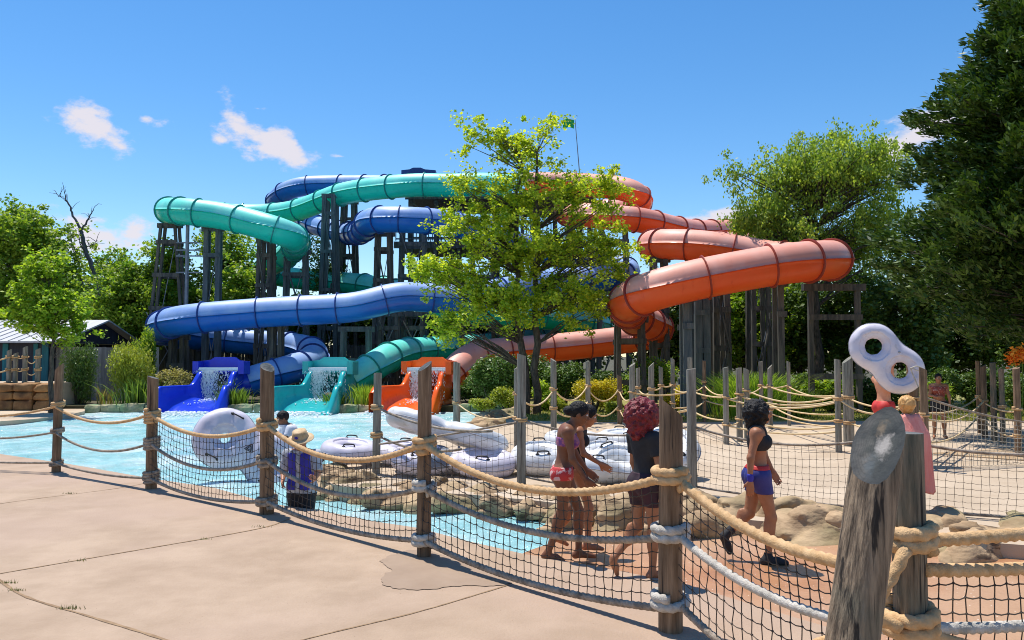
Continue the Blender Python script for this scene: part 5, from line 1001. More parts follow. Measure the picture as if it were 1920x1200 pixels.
for a, b, z, s in [('b', 'c', .66, .22), ('c', 'e', 1.1, .3), ('e', 'f', 1.12, .34), ('f', 'g', 1.0, .34), ('g', 'h', .9, .18), ('e', 'f', .68, .3), ('f', 'g', .55, .3), ('g', 'h', .4, .15),
        ('h', 'n', .98, .08), ('h', 'j', .95, .15), ('i', 'j', 1.0, .12), ('j', 'k', 1.05, .05), ('k', 'l', 1.1, .05), ('l', 'n', 1.0, .07), ('n', 'o', 1.05, .1), ('o', 'p', 1.05, .1), ('n', 'p', 1.0, .05), ('p', 'q', 1.0, .05), ('q', 'r', 1.05, .07), ('r', 's', 1.1, .05), ('r', 't', 1.1, .07), ('t', 'v', 1.05, .14), ('s', 'v', 1.08, .12), ('p', 'u', .98, .16), ('q', 'v', 1.0, .18), ('q2', 'u', 1.1, .2),
        ('j', 'n', .55, .1), ('n', 'p', .52, .08), ('n', 'o', .6, .08), ('o', 'r', .62, .12), ('p', 'q', .45, .06), ('q', 's', .55, .07), ('s', 'u', .62, .16), ('r', 'v', .68, .14), ('q', 'u', .5, .12), ('p', 'u', .40, .10), ('s', 'v', .40, .10), ('i', 'n', .5, .1), ('k', 'o', .55, .1),
        ('v', 'w', 1.0, .12), ('u', 'w', 1.05, .26), ('v', 'w', .5, .1), ('w', 'y1', .9, .2), ('x', 'y2', .85, .22), ('x', 'y1', .45, .2), ('y1', 'y5', .85, .1), ('y2', 'y5', .4, .12),
        ('T0', 'T1', .9, .06), ('T1', 'T2', .95, .06), ('T2', 'T3', .95, .25), ('T0', 'T1', .45, .06), ('T1', 'T2', .46, .06), ('T2', 'T3', .46, .2)]:
    hi = 'upper' if z > .75 else 'lower'
    k = f'{hi} rope from {names[a]} to {names[b]}'
    if len(k.split()) > 16: k = k.replace(' from ', ' ').replace('the ', '').replace(' of second', ' of')
    qrope(a, b, z, s, k)
for z, l in ((.95, 'upper'), (.47, 'lower')):
    A = QP['T0']; rope((A.x, A.y, A.z+z), (A.x-3, A.y+.2, A.z+z), .25, .03, f'{l} rope running left out of the picture from the leftmost terrace post', 'ropefar', 'queue line ropes', True)
# ropes and nets of the island
A = QP['a']; B = QP['d']; far_m = QP['m']
rope((A.x, A.y, A.z+1.06), (p4.x+.6, p4.y+3.2, .95), .12, .02, 'upper rope from the island-tip post towards the lifted tube', 'ropegrey', 'island ropes', True)
rope((A.x, A.y, A.z+.62), (B.x-.9, B.y+.3, .6), .12, .02, 'lower rope from the island-tip post over the lying tubes', 'ropegrey', 'island ropes', True)
t = rope_pts((A.x, A.y, A.z+.95), (B.x, B.y, B.z+.92), .34, 40); bo = rope_pts((A.x, A.y, A.z+.05), (B.x, B.y, B.z+.07), .03, 40)
rope((B.x, B.y, B.z+.92), (B.x-2.2, B.y+.6, B.z+.52), .02, .016, 'net top rope left of the tall pale post', 'ropegrey', 'island ropes', True)
t = rope_pts((B.x, B.y, B.z+.92), (B.x-2.9, B.y-.1, B.z+.45), .1, 40); bo = rope_pts((B.x, B.y, B.z+.12), (B.x-2.9, B.y-.1, B.z+.03), .05, 40)
net(t, None, bo, .085, .0026, 'fine net in front of the lying tubes, left of the tall pale post', 'netfine', seed=21)
t = rope_pts((B.x, B.y, B.z+.95), (far_m.x, far_m.y, far_m.z+.92), .18, 40); bo = rope_pts((B.x, B.y, B.z+.12), (far_m.x, far_m.y, far_m.z+.08), .1, 40)
net(t, None, bo, .085, .0026, 'fine net behind the girls between tall pale post and round-topped post', 'netfine', seed=22)
rope((B.x, B.y, B.z+.95), (far_m.x, far_m.y, far_m.z+.92), .18, .016, 'net top rope behind the girls', 'ropegrey', 'island ropes', True); rope((B.x, B.y, B.z+.12), (far_m.x, far_m.y, far_m.z+.08), .1, .016, 'net bottom rope behind the girls', 'ropegrey', 'island ropes', True)
R0 = G(1655, 958, UD); t = rope_pts((far_m.x, far_m.y, far_m.z+.92), (R0.x, R0.y, R0.z+.88), .16, 40); bo = rope_pts((far_m.x, far_m.y, far_m.z+.10), (R0.x, R0.y, R0.z+.02), .03, 40)
net(t, None, bo, .085, .0028, 'fine net behind the walking bather, right of the round-topped post', 'netfine', seed=23)
rope((far_m.x, far_m.y, far_m.z+.92), (R0.x, R0.y, R0.z+.88), .16, .017, 'frayed net top rope behind the walking bather', 'ropegrey', 'island ropes', True); rope((far_m.x, far_m.y, far_m.z+.10), (R0.x, R0.y, R0.z+.02), .03, .015, 'net bottom rope behind the walking bather', 'ropegrey', 'island ropes', True)
make_post('post', R0, 1.0, .085, 'post hidden behind the big leaning one, where two fine nets meet', 'queue line posts', 'woodgrey', (0, 0), (0, 0), (.88,), .02, True, 77)
X0 = QP['x']; R1 = G(1730, 958, UD); R2 = G(2080, 990, UD)
t = rope_pts((R0.x, R0.y, R0.z+.93), (R2.x, R2.y, R2.z+.86), .14, 40); bo = rope_pts((R0.x, R0.y, R0.z+.02), (R2.x, R2.y, R2.z+.04), -.0, 40)
net(t, None, bo, .085, .0028, 'nearer fine net right of the towel wearer', 'netfine', seed=24)
rope((R0.x, R0.y, R0.z+.93), (R2.x, R2.y, R2.z+.86), .14, .02, 'top rope of the nearer fine net at the right', 'ropegrey', 'island ropes', True); rope((R0.x, R0.y, R0.z+.03), (R2.x, R2.y, R2.z+.05), 0, .02, 'bottom rope of the nearer fine net at the right', 'ropegrey', 'island ropes', True)
make_post('post', R2, 1.4, .08, 'post of the fine net outside the right frame edge', 'queue line posts', 'woodgrey', (0, 0), (0, 0), (.88,), .02, True, 78)
Y5 = QP['y5']; t = rope_pts((X0.x, X0.y, X0.z+1.2), (Y5.x+.8, Y5.y-.6, Y5.z+.62), .12, 40); bo = rope_pts((X0.x, X0.y, X0.z+.02), (Y5.x+.8, Y5.y-.6, Y5.z+.02), 0, 40)
net(t, None, bo, .085, .0045, 'pale farther net in front of the distant woman', 'netlight', seed=25, knots=False)
rope((X0.x, X0.y, X0.z+1.2), (Y5.x+.8, Y5.y-.6, Y5.z+.62), .12, .02, 'pale top rope sloping down in front of the distant woman', 'ropegrey', 'island ropes', True)
# ------------------------------------------------------------ inflatable tubes
def stadium_mesh(L, Rr, r, n=64, k=16, holes=False):      # long ring: centre line is a stadium, section a circle
    cl = []; per = 2*L+2*math.pi*Rr
    for i in range(n):
        s = per*i/n
        if s < L: cl.append((-L/2+s, -Rr, 0, -1))
        elif s < L+math.pi*Rr: a = (s-L)/Rr-math.pi/2; cl.append((L/2+Rr*math.cos(a), Rr*math.sin(a), math.cos(a), math.sin(a)))
        elif s < 2*L+math.pi*Rr: cl.append((L/2-(s-L-math.pi*Rr), Rr, 0, 1))
        else: a = (s-2*L-math.pi*Rr)/Rr+math.pi/2; cl.append((-L/2+Rr*math.cos(a), Rr*math.sin(a), math.cos(a), math.sin(a)))
    return cl
def fig8(L, Ro, hole, th, h=.016):
    def f(X, Y, Z):
        dA = np.sqrt((X-L/2)**2+Y**2)-Ro; dB = np.sqrt((X+L/2)**2+Y**2)-Ro; out = smin(dA, dB, .26)
        d = np.sqrt(np.maximum(out+th, 0)**2+Z**2)-th; d = np.where(out+th < 0, np.abs(Z)-th, d)
        for s in (-1, 1):
            q = np.sqrt((X-s*L/2)**2+Y**2)-hole; rim = th*.8; t = np.sqrt(np.maximum(rim-q, 0)**2+Z**2)-rim
            d = np.maximum(d, np.where(q < rim, t+(rim-th)*0+.0, -9)); d = np.maximum(d, -q)
        return d+.0025*np.cos(9*np.arctan2(Y, np.abs(X)-L/2)+.5)+.003*np.cos(23*X)
    return surf(f, (-L/2-Ro-.1, -Ro-.1, -th-.06), (L/2+Ro+.1, Ro+.1, th+.06), h)
def handle(mb, p, d, up, s=.09):
    p = Vector(p); d = Vector(d).normalized(); up = Vector(up).normalized(); mb.tube(crom([p-d*s, p-d*s*.8+up*.045, p+d*s*.8+up*.045, p+d*s], 4), .012, 6)
    for q in (-1, 1): mb.ell(p+d*s*q, (.035, .03, .014), 8)
def tube8(label, loc, rot, L=.98, Ro=.52, hole=.17, th=.16, m='white', marks=None, handles=True, panel=False):
    v, f = fig8(L, Ro, hole, th); e = empty('double_tube', loc, label, 'inflatable tube', 'white inflatable tubes'); e.rotation_euler = rot
    mesh_obj('float', v, f, M[m], e, True, local=True)
    def fs(X, Y, Z):
        dA = np.sqrt((X-L/2)**2+Y**2)-Ro; dB = np.sqrt((X+L/2)**2+Y**2)-Ro; return np.maximum(np.abs(smin(dA, dB, .26))-.012, np.abs(Z)-.010)
    vs_, fs_ = surf(fs, (-L/2-Ro-.1, -Ro-.1, -.06), (L/2+Ro+.1, Ro+.1, .06), .012); mesh_obj('seam', vs_, fs_, M['seam'], e, True, local=True)
    mb = MB(); mb.tube([(.05, Ro*.5, th*.86), (.05, Ro*.5, th*1.02)], .022, 10); mb.build('valve', M['seam'], e, True, local=True)
    if panel:
        k = (v[:, 0] > -.30) & (v[:, 0] < -.02) & (v[:, 2] > -.05); idx = k[q_].all(1) if False else k[f].all(1); ff = f[idx]; vs = v.copy(); nr = vs.copy(); nr[:, 2] += .0; vs = vs+np.stack([np.zeros(len(vs)), np.sign(vs[:, 1])*.004, np.full(len(vs), .004)], 1); us = np.unique(ff); mp_ = np.zeros(len(v), int); mp_[us] = np.arange(len(us)); mesh_obj('panel', vs[us], mp_[ff], M['slate'], e, True, local=True)
    if handles:
        for sx in (-1, 1):
            for sy in (-1, 1): mb = MB(); handle(mb, (sx*L/2, sy*(Ro-.13), th*.92), (1, 0, 0), (0, 0, 1)); mb.build('handle', M['black'], e, True, local=True)
    if marks: marks(e, L, Ro, th)
    return e
def logo(e, L, Ro, th):                                   # black triangle emblem on the face
    for zs in (1, -1):
        mb = MB()
        for (s, t) in ((.085, .012), (.045, .010)):
            q = [Vector((-.02+s*math.cos(a), -.0+s*math.sin(a), zs*(th+.006))) for a in (R(90), R(210), R(330))]
            for i in range(3): a, b = q[i], q[(i+1) % 3]; mb.beam(a, b, t, .004)
        mb.build('emblem', M['black'], e, local=True)
# the tube lifted in the air at the right
tp = P(1662, 672, 14.2); tube8('white figure-eight tube held up in the air above a bather', tp, (R(90), R(0), 0), m='mauve', L=.60, Ro=.41, hole=.145, th=.14, handles=False).rotation_euler = (Matrix.Rotation(R(-12), 4, 'Z') @ Matrix.Rotation(R(45), 4, 'Y') @ Matrix.Rotation(R(90), 4, 'X')).to_euler()
mb = MB(); q = P(1712, 690, 14.0); mb.tube(crom([q+Vector((-.1, -.12, 0)), q+Vector((-.02, -.16, .03)), q+Vector((.08, -.13, 0)), q+Vector((0, -.16, -.04)), q+Vector((-.1, -.12, 0)), q+Vector((-.02, -.1, -.2)), q+Vector((.02, -.12, -.32))], 6), .012, 5); mb.build('tow_rope', M['ropewhite'], label='frayed white tow loop at the lower end of the raised tube', cat='rope')
# tubes around the island
t1 = tube8('white tube with triangle emblem standing on edge, carried by the man in the pool', P(470, 846, 13.6), (0, 0, 0), m='mauve', L=.95, Ro=.52, th=.16, hole=.085, marks=logo)
t1.rotation_euler = (Matrix.Rotation(R(8), 4, 'Z') @ Matrix.Rotation(R(28), 4, 'Y') @ Matrix.Rotation(R(68), 4, 'X')).to_euler()
def flat(label, px, py, Y, tilt, rz, **k):
    return tube8(label, P(px, py, Y), (R(tilt[0]), R(tilt[1]), R(rz)), **k)
flat('lilac-white tube lying at the island tip behind the grey post', 708, 847, 14.0, (6, 4), 8, m='mauve', L=.95, Ro=.50, th=.15)
flat('tilted whitish tube resting high on the others right of the orange chute', 838, 808, 13.4, (-14, 14), -6, m='white', L=1.0, Ro=.56, th=.16, handles=False)
flat('long lying tube with a slate panel, directly behind the tall pale post on its left', 850, 864, 12.8, (8, 3), -4, m='mauve', L=1.0, Ro=.50, th=.17, panel=True)
flat('long lying white tube with black handles, right of the tall pale post', 1075, 858, 13.0, (10, 0), 3, m='white', L=1.05, Ro=.50, th=.19)
flat('flat whitish tube behind the two girls, farther back', 1120, 825, 15.0, (4, 0), 5, m='white', L=1.0, Ro=.5, th=.16)
flat('pale blue-white tube at the lower right of the pile, behind the red-haired bather', 1150, 885, 12.0, (-6, 8), 20, m='white', L=.9, Ro=.5, th=.17)
flat('white tube leaning behind the red-haired bather', 1205, 860, 12.4, (30, -16), 12, m='white', L=.85, Ro=.5, th=.17)
# ------------------------------------------------------------ people
def cap(X, Y, Z, a, b, ra, rb):
    ax, ay, az = a; d = np.array(b)-np.array(a); L2 = float(d@d)+1e-9
    t = np.clip(((X-ax)*d[0]+(Y-ay)*d[1]+(Z-az)*d[2])/L2, 0, 1); return np.sqrt((X-ax-t*d[0])**2+(Y-ay-t*d[1])**2+(Z-az-t*d[2])**2)-(ra+(rb-ra)*t)
def elp(X, Y, Z, c, r, Rm=None):
    x, y, z = X-c[0], Y-c[1], Z-c[2]
    if Rm is not None: x, y, z = (Rm[0][0]*x+Rm[1][0]*y+Rm[2][0]*z), (Rm[0][1]*x+Rm[1][1]*y+Rm[2][1]*z), (Rm[0][2]*x+Rm[1][2]*y+Rm[2][2]*z)
    k = np.sqrt((x/r[0])**2+(y/r[1])**2+(z/r[2])**2); return (k-1)*min(r)*(1 if True else 0)
V3 = lambda *a: np.array(a, float)
def skeleton(J):
    """default standing figure 1.60 m tall facing +X; y is the figure's left"""
    d = dict(head=V3(.02, 0, 1.475), neck=V3(-.01, 0, 1.33), chest=V3(0, 0, 1.18), waist=V3(0, 0, 1.0), pelvis=V3(-.005, 0, .88))
    for s, n in ((1, 'L'), (-1, 'R')):
        d['sh'+n] = V3(-.01, s*.155, 1.285); d['el'+n] = V3(-.02, s*.20, 1.03); d['wr'+n] = V3(.02, s*.20, .81)
        d['hip'+n] = V3(0, s*.082, .85); d['kn'+n] = V3(.01, s*.085, .455); d['an'+n] = V3(-.02, s*.085, .075); d['toe'+n] = d['an'+n]+V3(.17, s*.012, -.05)
    for k, v in J.items(): d[k] = V3(*v)
    return d
def unit(v): return v/(np.linalg.norm(v)+1e-9)
def head_rot(yaw, pitch): return np.array(Matrix.Rotation(yaw, 3, 'Z') @ Matrix.Rotation(pitch, 3, 'Y'))
def hand_prims(w_, dirv, palm, side, curl=.5, S=1.0):
    """palm and five fingers: w_ wrist, dirv pointing direction, palm normal (where fingers curl to), side +-1 of thumb"""
    d = unit(dirv); p = unit(palm-d*np.dot(palm, d)); x = np.cross(d, p)*side; out = []
    c = w_+d*.045*S; out.append(('c', w_, w_+d*.02, .021, .024)); 
    for i, (o, L, r) in enumerate(((-.028, .062, .0085), (-.010, .072, .009), (.010, .078, .0092), (.028, .070, .009))):
        k0 = w_+d*.075*S+x*o; out.append(('c', w_+d*.012+x*o*.6, k0, .015, .0125)); c1 = curl*(1.15-.12*i); a = k0; dd = d
        for seg in range(3):
            ang = c1*(.35+.5*seg)*.7; dv = d*math.cos(ang)+p*math.sin(ang); b = a+unit(dv)*L*(.45, .32, .26)[seg]; out.append(('f', a, b, r*(1-.08*seg), r*(.95-.1*seg))); a = b
    t0 = w_+d*.02+x*.022; t1 = t0+unit(d*.6+x*.75+p*.35)*.04; t2 = t1+unit(d*.85+x*.25+p*.5)*.035; out += [('f', t0, t1, .0125, .0105), ('f', t1, t2, .010, .008)]
    return out
def body_fn(d, o, part='all'):
    g = o.get('girth', 1.0); fem = o.get('fem', True); Hd = head_rot(o.get('yaw', 0), o.get('nod', 0)); h = d['head']; up = unit(d['neck']-d['pelvis'])
    prim = []
    A = lambda *a: prim.append(a)
    sp = unit(d['shL']-d['shR'])
    fw = np.cross(sp, up); hp = unit(d['hipL']-d['hipR']); hf = np.cross(hp, V3(0, 0, 1))
    Rm = np.stack([fw, sp, up], 1); Rp = np.stack([hf, hp, V3(0, 0, 1)], 1)
    A('e', d['chest']+up*.02, (.098*g, .145*g, .16), Rm, .05); A('e', d['chest']+up*.09-fw*.012, (.075*g, .155*g, .075), Rm, .05)
    A('e', (d['waist']), (.080*g, .112*g, .13), Rm, .05); A('e', d['pelvis'], (.098*g, .148*g, .105), Rp, .05)
    if fem:
        for s in (1, -1): A('e', d['chest']+fw*(.078*g)+sp*s*.068+up*.005, (.052, .058, .058), Rm, .025)
    for s in (1, -1): A('e', d['pelvis']-hf*(.055*g)+hp*s*.062-V3(0, 0, .035), (.078*g, .078*g, .088), Rp, .03)
    A('c', d['neck']-up*.05, h-Hd@V3(.015, 0, .06), .052*(.9+.1*g), .047, .035)
    for n, s in (('L', 1), ('R', -1)):
        a, e, w_ = d['sh'+n], d['el'+n], d['wr'+n]
        A('c', d['neck']-up*.035+sp*s*.03, a, .042*g, .050*g, .05)
        if part != 'noarm': A('c', a, e, .046*g, .034*g, .04); A('c', e, w_, .036*g, .022, .02)
        hp_, k, an, toe = d['hip'+n], d['kn'+n], d['an'+n], d['toe'+n]
        A('c', hp_, k, .088*g, .050*g, .05); A('c', k, an, .048*g, .031, .025); q = k+(an-k)*.28-unit(np.cross(hp, unit(k-an)))*.018*(1 if np.dot(np.cross(hp, unit(k-an)), hf) > 0 else -1); A('e', q, (.047*g, .045*g, .10), None, .04)
        fd = unit(toe-an); heel = an-V3(fd[0], fd[1], 0)*.035-V3(0, 0, .035)+V3(0, 0, o.get('heel'+n, 0)); A('c', heel, an+(toe-an)*.55-V3(0, 0, .005), .030, .030, .025); A('c', an+(toe-an)*.5-V3(0, 0, .006), toe, .032, .021, .02); A('c', an, heel, .034, .030, .02)
    # head with face
    hh = lambda x, y, z: h+Hd@V3(x, y, z)
    A('e', hh(-.008, 0, .025), (.094, .074, .092), Hd, .02); A('e', hh(.018, 0, -.045), (.066, .055, .068), Hd, .03); A('e', hh(.046, 0, -.085), (.028, .026, .022), Hd, .02)
    A('c', hh(.083, 0, .015), hh(.104, 0, -.028), .010, .014, .012); A('e', hh(.094, 0, -.032), (.012, .020, .010), Hd, .01)
    A('e', hh(.082, 0, -.055), (.012, .024, .007), Hd, .008); A('e', hh(.079, 0, -.068), (.012, .021, .007), Hd, .008); A('c', hh(.076, -.038, .036), hh(.076, .038, .036), .012, .012, .015)
    for s in (1, -1): A('e', hh(-.004, s*.074, -.008), (.020, .008, .030), Hd, .008); A('e', hh(.050, s*.040, -.02), (.028, .022, .022), Hd, .02)
    sub = [(hh(.086, s*.031, .012), (.014, .017, .010), Hd) for s in (1, -1)]
    fing = []
    for n, s in (('L', 1), ('R', -1)):
        dv = unit(d['wr'+n]-d['el'+n]) if 'hand'+n not in o else unit(V3(*o['hand'+n])); pm = V3(*o.get('palm'+n, (0.2, -s, 0))); fing += hand_prims(d['wr'+n], dv, pm, o.get('th'+n, s), o.get('curl', .55))
    if part == 'noarm': fing = []
    if part == 'arm': prim = [p for p in prim if p[-1] == .04 or p[-1] == .02 and p[0] == 'c' and p[4] == .022]; sub = []; fing = []
    def f(X, Y, Z):
        r = np.full(X.shape, 9., np.float32); xa, ya, za = X[:, 0, 0], Y[0, :, 0], Z[0, 0, :]
        def win(lo, hi):
            i = [np.searchsorted(xa, lo[0]), np.searchsorted(xa, hi[0])+1]; j = [np.searchsorted(ya, lo[1]), np.searchsorted(ya, hi[1])+1]; k = [np.searchsorted(za, lo[2]), np.searchsorted(za, hi[2])+1]
            return (slice(*i), slice(*j), slice(*k))
        for p in prim:
            if p[0] == 'c': lo = np.minimum(p[1], p[2])-.18; hi = np.maximum(p[1], p[2])+.18
            else: m = max(p[2])+.12; lo = p[1]-m; hi = p[1]+m
            w_ = win(lo, hi); x, y, z = X[w_], Y[w_], Z[w_]
            if x.size == 0: continue
            q = cap(x, y, z, p[1], p[2], p[3], p[4]) if p[0] == 'c' else elp(x, y, z, p[1], p[2], p[3]); r[w_] = smin(r[w_], q, p[-1])
        for c, rr, Rm_ in sub:
            w_ = win(c-.05, c+.05); q = -elp(X[w_], Y[w_], Z[w_], c, rr, Rm_); r[w_] = -smin(-r[w_], -q, .006) if q.size else r[w_]
        for p in fing:
            w_ = win(np.minimum(p[1], p[2])-.04, np.maximum(p[1], p[2])+.04); x = X[w_]
            if x.size == 0: continue
            q = cap(x, Y[w_], Z[w_], p[1], p[2], p[3], p[4]); r[w_] = smin(r[w_], q, .012) if p[0] == 'c' else smin(r[w_], q, .004)
        return r
    f.hh = hh; f.Hd = Hd; return f
def person(label, loc, rz, J, o, skin, clothes=(), hair=None, scale=1.0, res=.0095):
    d = skeleton(J); f = body_fn(d, o); pts = np.array(list(d.values())); lo = pts.min(0)-.26; hi = pts.max(0)+.26; lo[2] = min(lo[2], 9)
    e = empty('person', loc, label, 'person', rz=rz); e.scale = (scale,)*3
    v, q = surf(f, lo, hi, res); mesh_obj('body', v, q, skin, e, True, local=True)
    fn, fa = body_fn(d, o, 'noarm'), body_fn(d, o, 'arm')
    for nm, m, off, reg in clothes:                       # a garment: the body pushed out by off, kept where reg < 0
        slv = getattr(reg, 'sleeve', 0)
        def g(X, Y, Z):
            if slv < 0: return np.maximum(fa(X, Y, Z)-off, reg(X, Y, Z, d))
            q = np.maximum(fn(X, Y, Z)-off, reg(X, Y, Z, d))
            if slv:
                for n in 'LR':
                    s_, e_ = d['sh'+n], d['el'+n]; w2 = d['wr'+n]; b_ = s_+(e_-s_)*min(slv, 1)
                    sv = np.maximum(cap(X, Y, Z, s_, b_, .049*o.get('girth', 1)+off+.006, .040*o.get('girth', 1)+off+.010), (X-b_[0])*unit(e_-s_)[0]+(Y-b_[1])*unit(e_-s_)[1]+(Z-b_[2])*unit(e_-s_)[2]); q = smin(q, sv, .03)
            return q
        v, q = surf(g, lo, hi, res*1.15); 
        if len(v): mesh_obj(nm, v, q, m, e, True, local=True)
    if hair: hair(e, f, d)
    for s in (1, -1):
        mb = MB(); mb.ell(f.hh(.078, s*.031, .011), (.0125, .0135, .0115), 10); ey = mb.build('eye', M['eyewhite'], e, True, local=True)
        mb = MB(); mb.ell(f.hh(.0875, s*.031, .010), (.005, .0062, .0062), 8); mb.build('iris', M['eyedark'], ey, True, local=True)
        mb = MB(); mb.tube([f.hh(.088, s*.014, .034), f.hh(.091, s*.032, .040), f.hh(.080, s*.050, .034)], [.003, .0042, .002], 5); mb.build('eyebrow', M['hairblack'], e, True, local=True)
    return e, d, f
def skin(n, a, b): return mat(n, a, b, scale=9, rough=.5, bump=.15, bscale=40, spec=.35, third=((a[0]*1.3, a[1]*.9, a[2]*.85, 1), 3, .4))
M['skin1'] = skin('brown_skin', (.17, .066, .032, 1), (.235, .10, .05, 1)); M['skin2'] = skin('light_brown_skin', (.32, .135, .065, 1), (.40, .18, .09, 1)); M['skin3'] = skin('tan_skin', (.42, .19, .10, 1), (.52, .25, .15, 1)); M['skin4'] = skin('fair_skin', (.55, .24, .13, 1), (.64, .32, .2, 1))
M['eyewhite'] = mat('eye_white', (.7, .68, .64, 1), rough=.3); M['eyedark'] = mat('iris_dark', (.02, .012, .01, 1), rough=.2); M['hairblack'] = mat('black_hair', (.006, .005, .006, 1), (.016, .013, .012, 1), scale=30, rough=.55, bump=.8, bscale=70, spec=.25)
M['hairred'] = mat('red_hair', (.09, .003, .008, 1), (.26, .010, .018, 1), scale=26, rough=.5, bump=.9, bscale=60); M['hairblond'] = mat('blond_hair', (.50, .24, .06, 1), (.75, .42, .14, 1), scale=20, stretch=(1, 1, .3), rough=.5, bump=.6)
M['c_black'] = mat('black_fabric', (.010, .010, .013, 1), (.02, .02, .024, 1), scale=6, rough=.8, bump=.9, bscale=9); M['c_blackpurple'] = mat('wine_black_fabric', (.018, .008, .013, 1), (.05, .008, .022, 1), scale=3, rough=.7)
M['c_navy'] = mat('blue_fabric', (.018, .022, .16, 1), (.03, .035, .22, 1), scale=4, rough=.6, bump=.3); M['c_red'] = mat('red_fabric', (.5, .02, .02, 1), (.62, .04, .03, 1), scale=4, rough=.6); M['c_wine'] = mat('wine_fabric', (.30, .01, .05, 1), (.4, .02, .07, 1), scale=4, rough=.6)
M['c_vest'] = mat('royal_vest', (.02, .02, .30, 1), (.035, .03, .45, 1), scale=5, rough=.6, bump=.3); M['c_white'] = mat('white_shirt', (.55, .57, .64, 1), (.72, .73, .78, 1), scale=5, rough=.7, bump=.4); M['c_grey'] = mat('patterned_grey_shirt', (.22, .25, .32, 1), (.55, .56, .60, 1), scale=14, rough=.75, bump=.4)
M['c_hat'] = mat('straw_hat', (.50, .33, .17, 1), (.68, .50, .30, 1), scale=10, rough=.8, bump=.4); M['c_print'] = mat('red_white_print', (.55, .03, .03, 1), (.70, .45, .42, 1), scale=16, rough=.6, lo=.5, hi=.56); M['c_print2'] = mat('purple_print', (.16, .04, .22, 1), (.45, .14, .18, 1), scale=22, rough=.6, lo=.45, hi=.58); M['c_pattern'] = mat('rust_dotted_print', (.28, .05, .03, 1), (.55, .35, .28, 1), scale=30, rough=.7, lo=.55, hi=.6)
M['c_towel'] = mat('salmon_towel', (.78, .22, .18, 1), (.85, .36, .30, 1), scale=3, stretch=(4, 4, .4), rough=.9, bump=.5, bscale=40); M['c_mint'] = mat('mint_cloth', (.3, .6, .45, 1), rough=.8)
def curls(mat_, R0, amp, c, rr, drop=(0, 0, 0), cut=None, dens=34):
    def h(e, f, d):
        Hd = f.Hd; C = f.hh(*c)
        def g(X, Y, Z):
            q = elp(X, Y, Z, C, rr, Hd)
            if drop[2]: q = smin(q, cap(X, Y, Z, C+Hd@V3(-.03, 0, 0), C+Hd@V3(*drop), rr[1]*.95, rr[1]*.62), .05)
            q = q+amp*(np.sin(X*dens*1.9+2*np.sin(Z*dens))*np.sin(Y*dens*2.1+np.sin(X*dens))*np.sin(Z*dens*2.0+1+np.sin(Y*dens)))+amp*.5*np.sin(X*70+Z*50)*np.sin(Y*75+Z*30)
            face = elp(X, Y, Z, f.hh(.085, 0, -.035), (.062, .062, .088), Hd); return np.maximum(q, -face)
        v, q = surf(g, C-np.array([.36, .34, .5]), C+np.array([.34, .34, .32]), .0085); mesh_obj('hair', v, q, M[mat_], e, True, local=True)
    return h
def sleek(mat_, bun=None, long_=None):
    def h(e, f, d):
        Hd = f.Hd
        def g(X, Y, Z):
            q = elp(X, Y, Z, f.hh(-.012, 0, .032), (.102, .083, .098), Hd)
            face = elp(X, Y, Z, f.hh(.098, 0, -.045), (.080, .085, .105), Hd); q = np.maximum(q, -face)
            low = elp(X, Y, Z, f.hh(.03, 0, -.11), (.13, .12, .09), Hd); q = np.maximum(q, -low)
            if bun: q = smin(q, elp(X, Y, Z, f.hh(*bun), (.048, .05, .046), Hd), .015)
            if long_: q = smin(q, cap(X, Y, Z, f.hh(-.06, 0, .0), f.hh(*long_), .062, .04), .03)
            return q+.0022*np.sin(Y*260+X*60)
        C = f.hh(0, 0, 0); v, q = surf(g, C-np.array([.34, .24, .5]), C+np.array([.3, .24, .22]), .0085); mesh_obj('hair', v, q, M[mat_], e, True, local=True)
    return h
zc_ = lambda a, b: (lambda X, Y, Z, d: np.maximum(a-Z, Z-b))
def legs_shorts(zlo, zhi): return lambda X, Y, Z, d: np.maximum(np.maximum(zlo-Z, Z-zhi), np.abs(Y)-.23+0*X)
# 1 girl with bun and red printed bikini, leaning forward as she walks right
def reg_briefs(X, Y, Z, d): return np.maximum(np.maximum(.80+.0*X-Z, Z-.93), np.abs(Y)-.22)
def reg_top(X, Y, Z, d): c = d['chest']; return np.maximum(np.abs(Z-c[2]-.005)-.045-.035*(X > c[0]+.02), np.abs(Y)-.17)
J = dict(head=(.14, 0, 1.44), neck=(.045, 0, 1.32), chest=(.01, 0, 1.17), waist=(-.01, 0, 1.0), pelvis=(-.02, 0, .88), shL=(.02, .15, 1.27), shR=(.03, -.15, 1.275), elR=(.07, -.19, 1.02), wrR=(.20, -.17, .82), elL=(.10, .19, 1.03), wrL=(.22, .18, .86),
         hipL=(-.02, .08, .85), hipR=(-.015, -.08, .85), knR=(-.03, -.085, .46), anR=(-.17, -.085, .10), toeR=(-.02, -.095, .03), knL=(.14, .08, .47), anL=(.13, .08, .075), toeL=(.29, .09, .03))
g1 = G(1060, 1052, -.05); person('girl with black bun in a red printed bikini, left of the two girls', g1, R(-4), J, dict(nod=.28, girth=.95, handR=(.75, 0, -.65), handL=(.7, 0, -.6)), M['skin1'],
   [('bikini_bottom', M['c_print'], .006, reg_briefs), ('bikini_top', M['c_print2'], .006, reg_top)], sleek('hairblack', bun=(-.115, 0, .0)), 1.02)
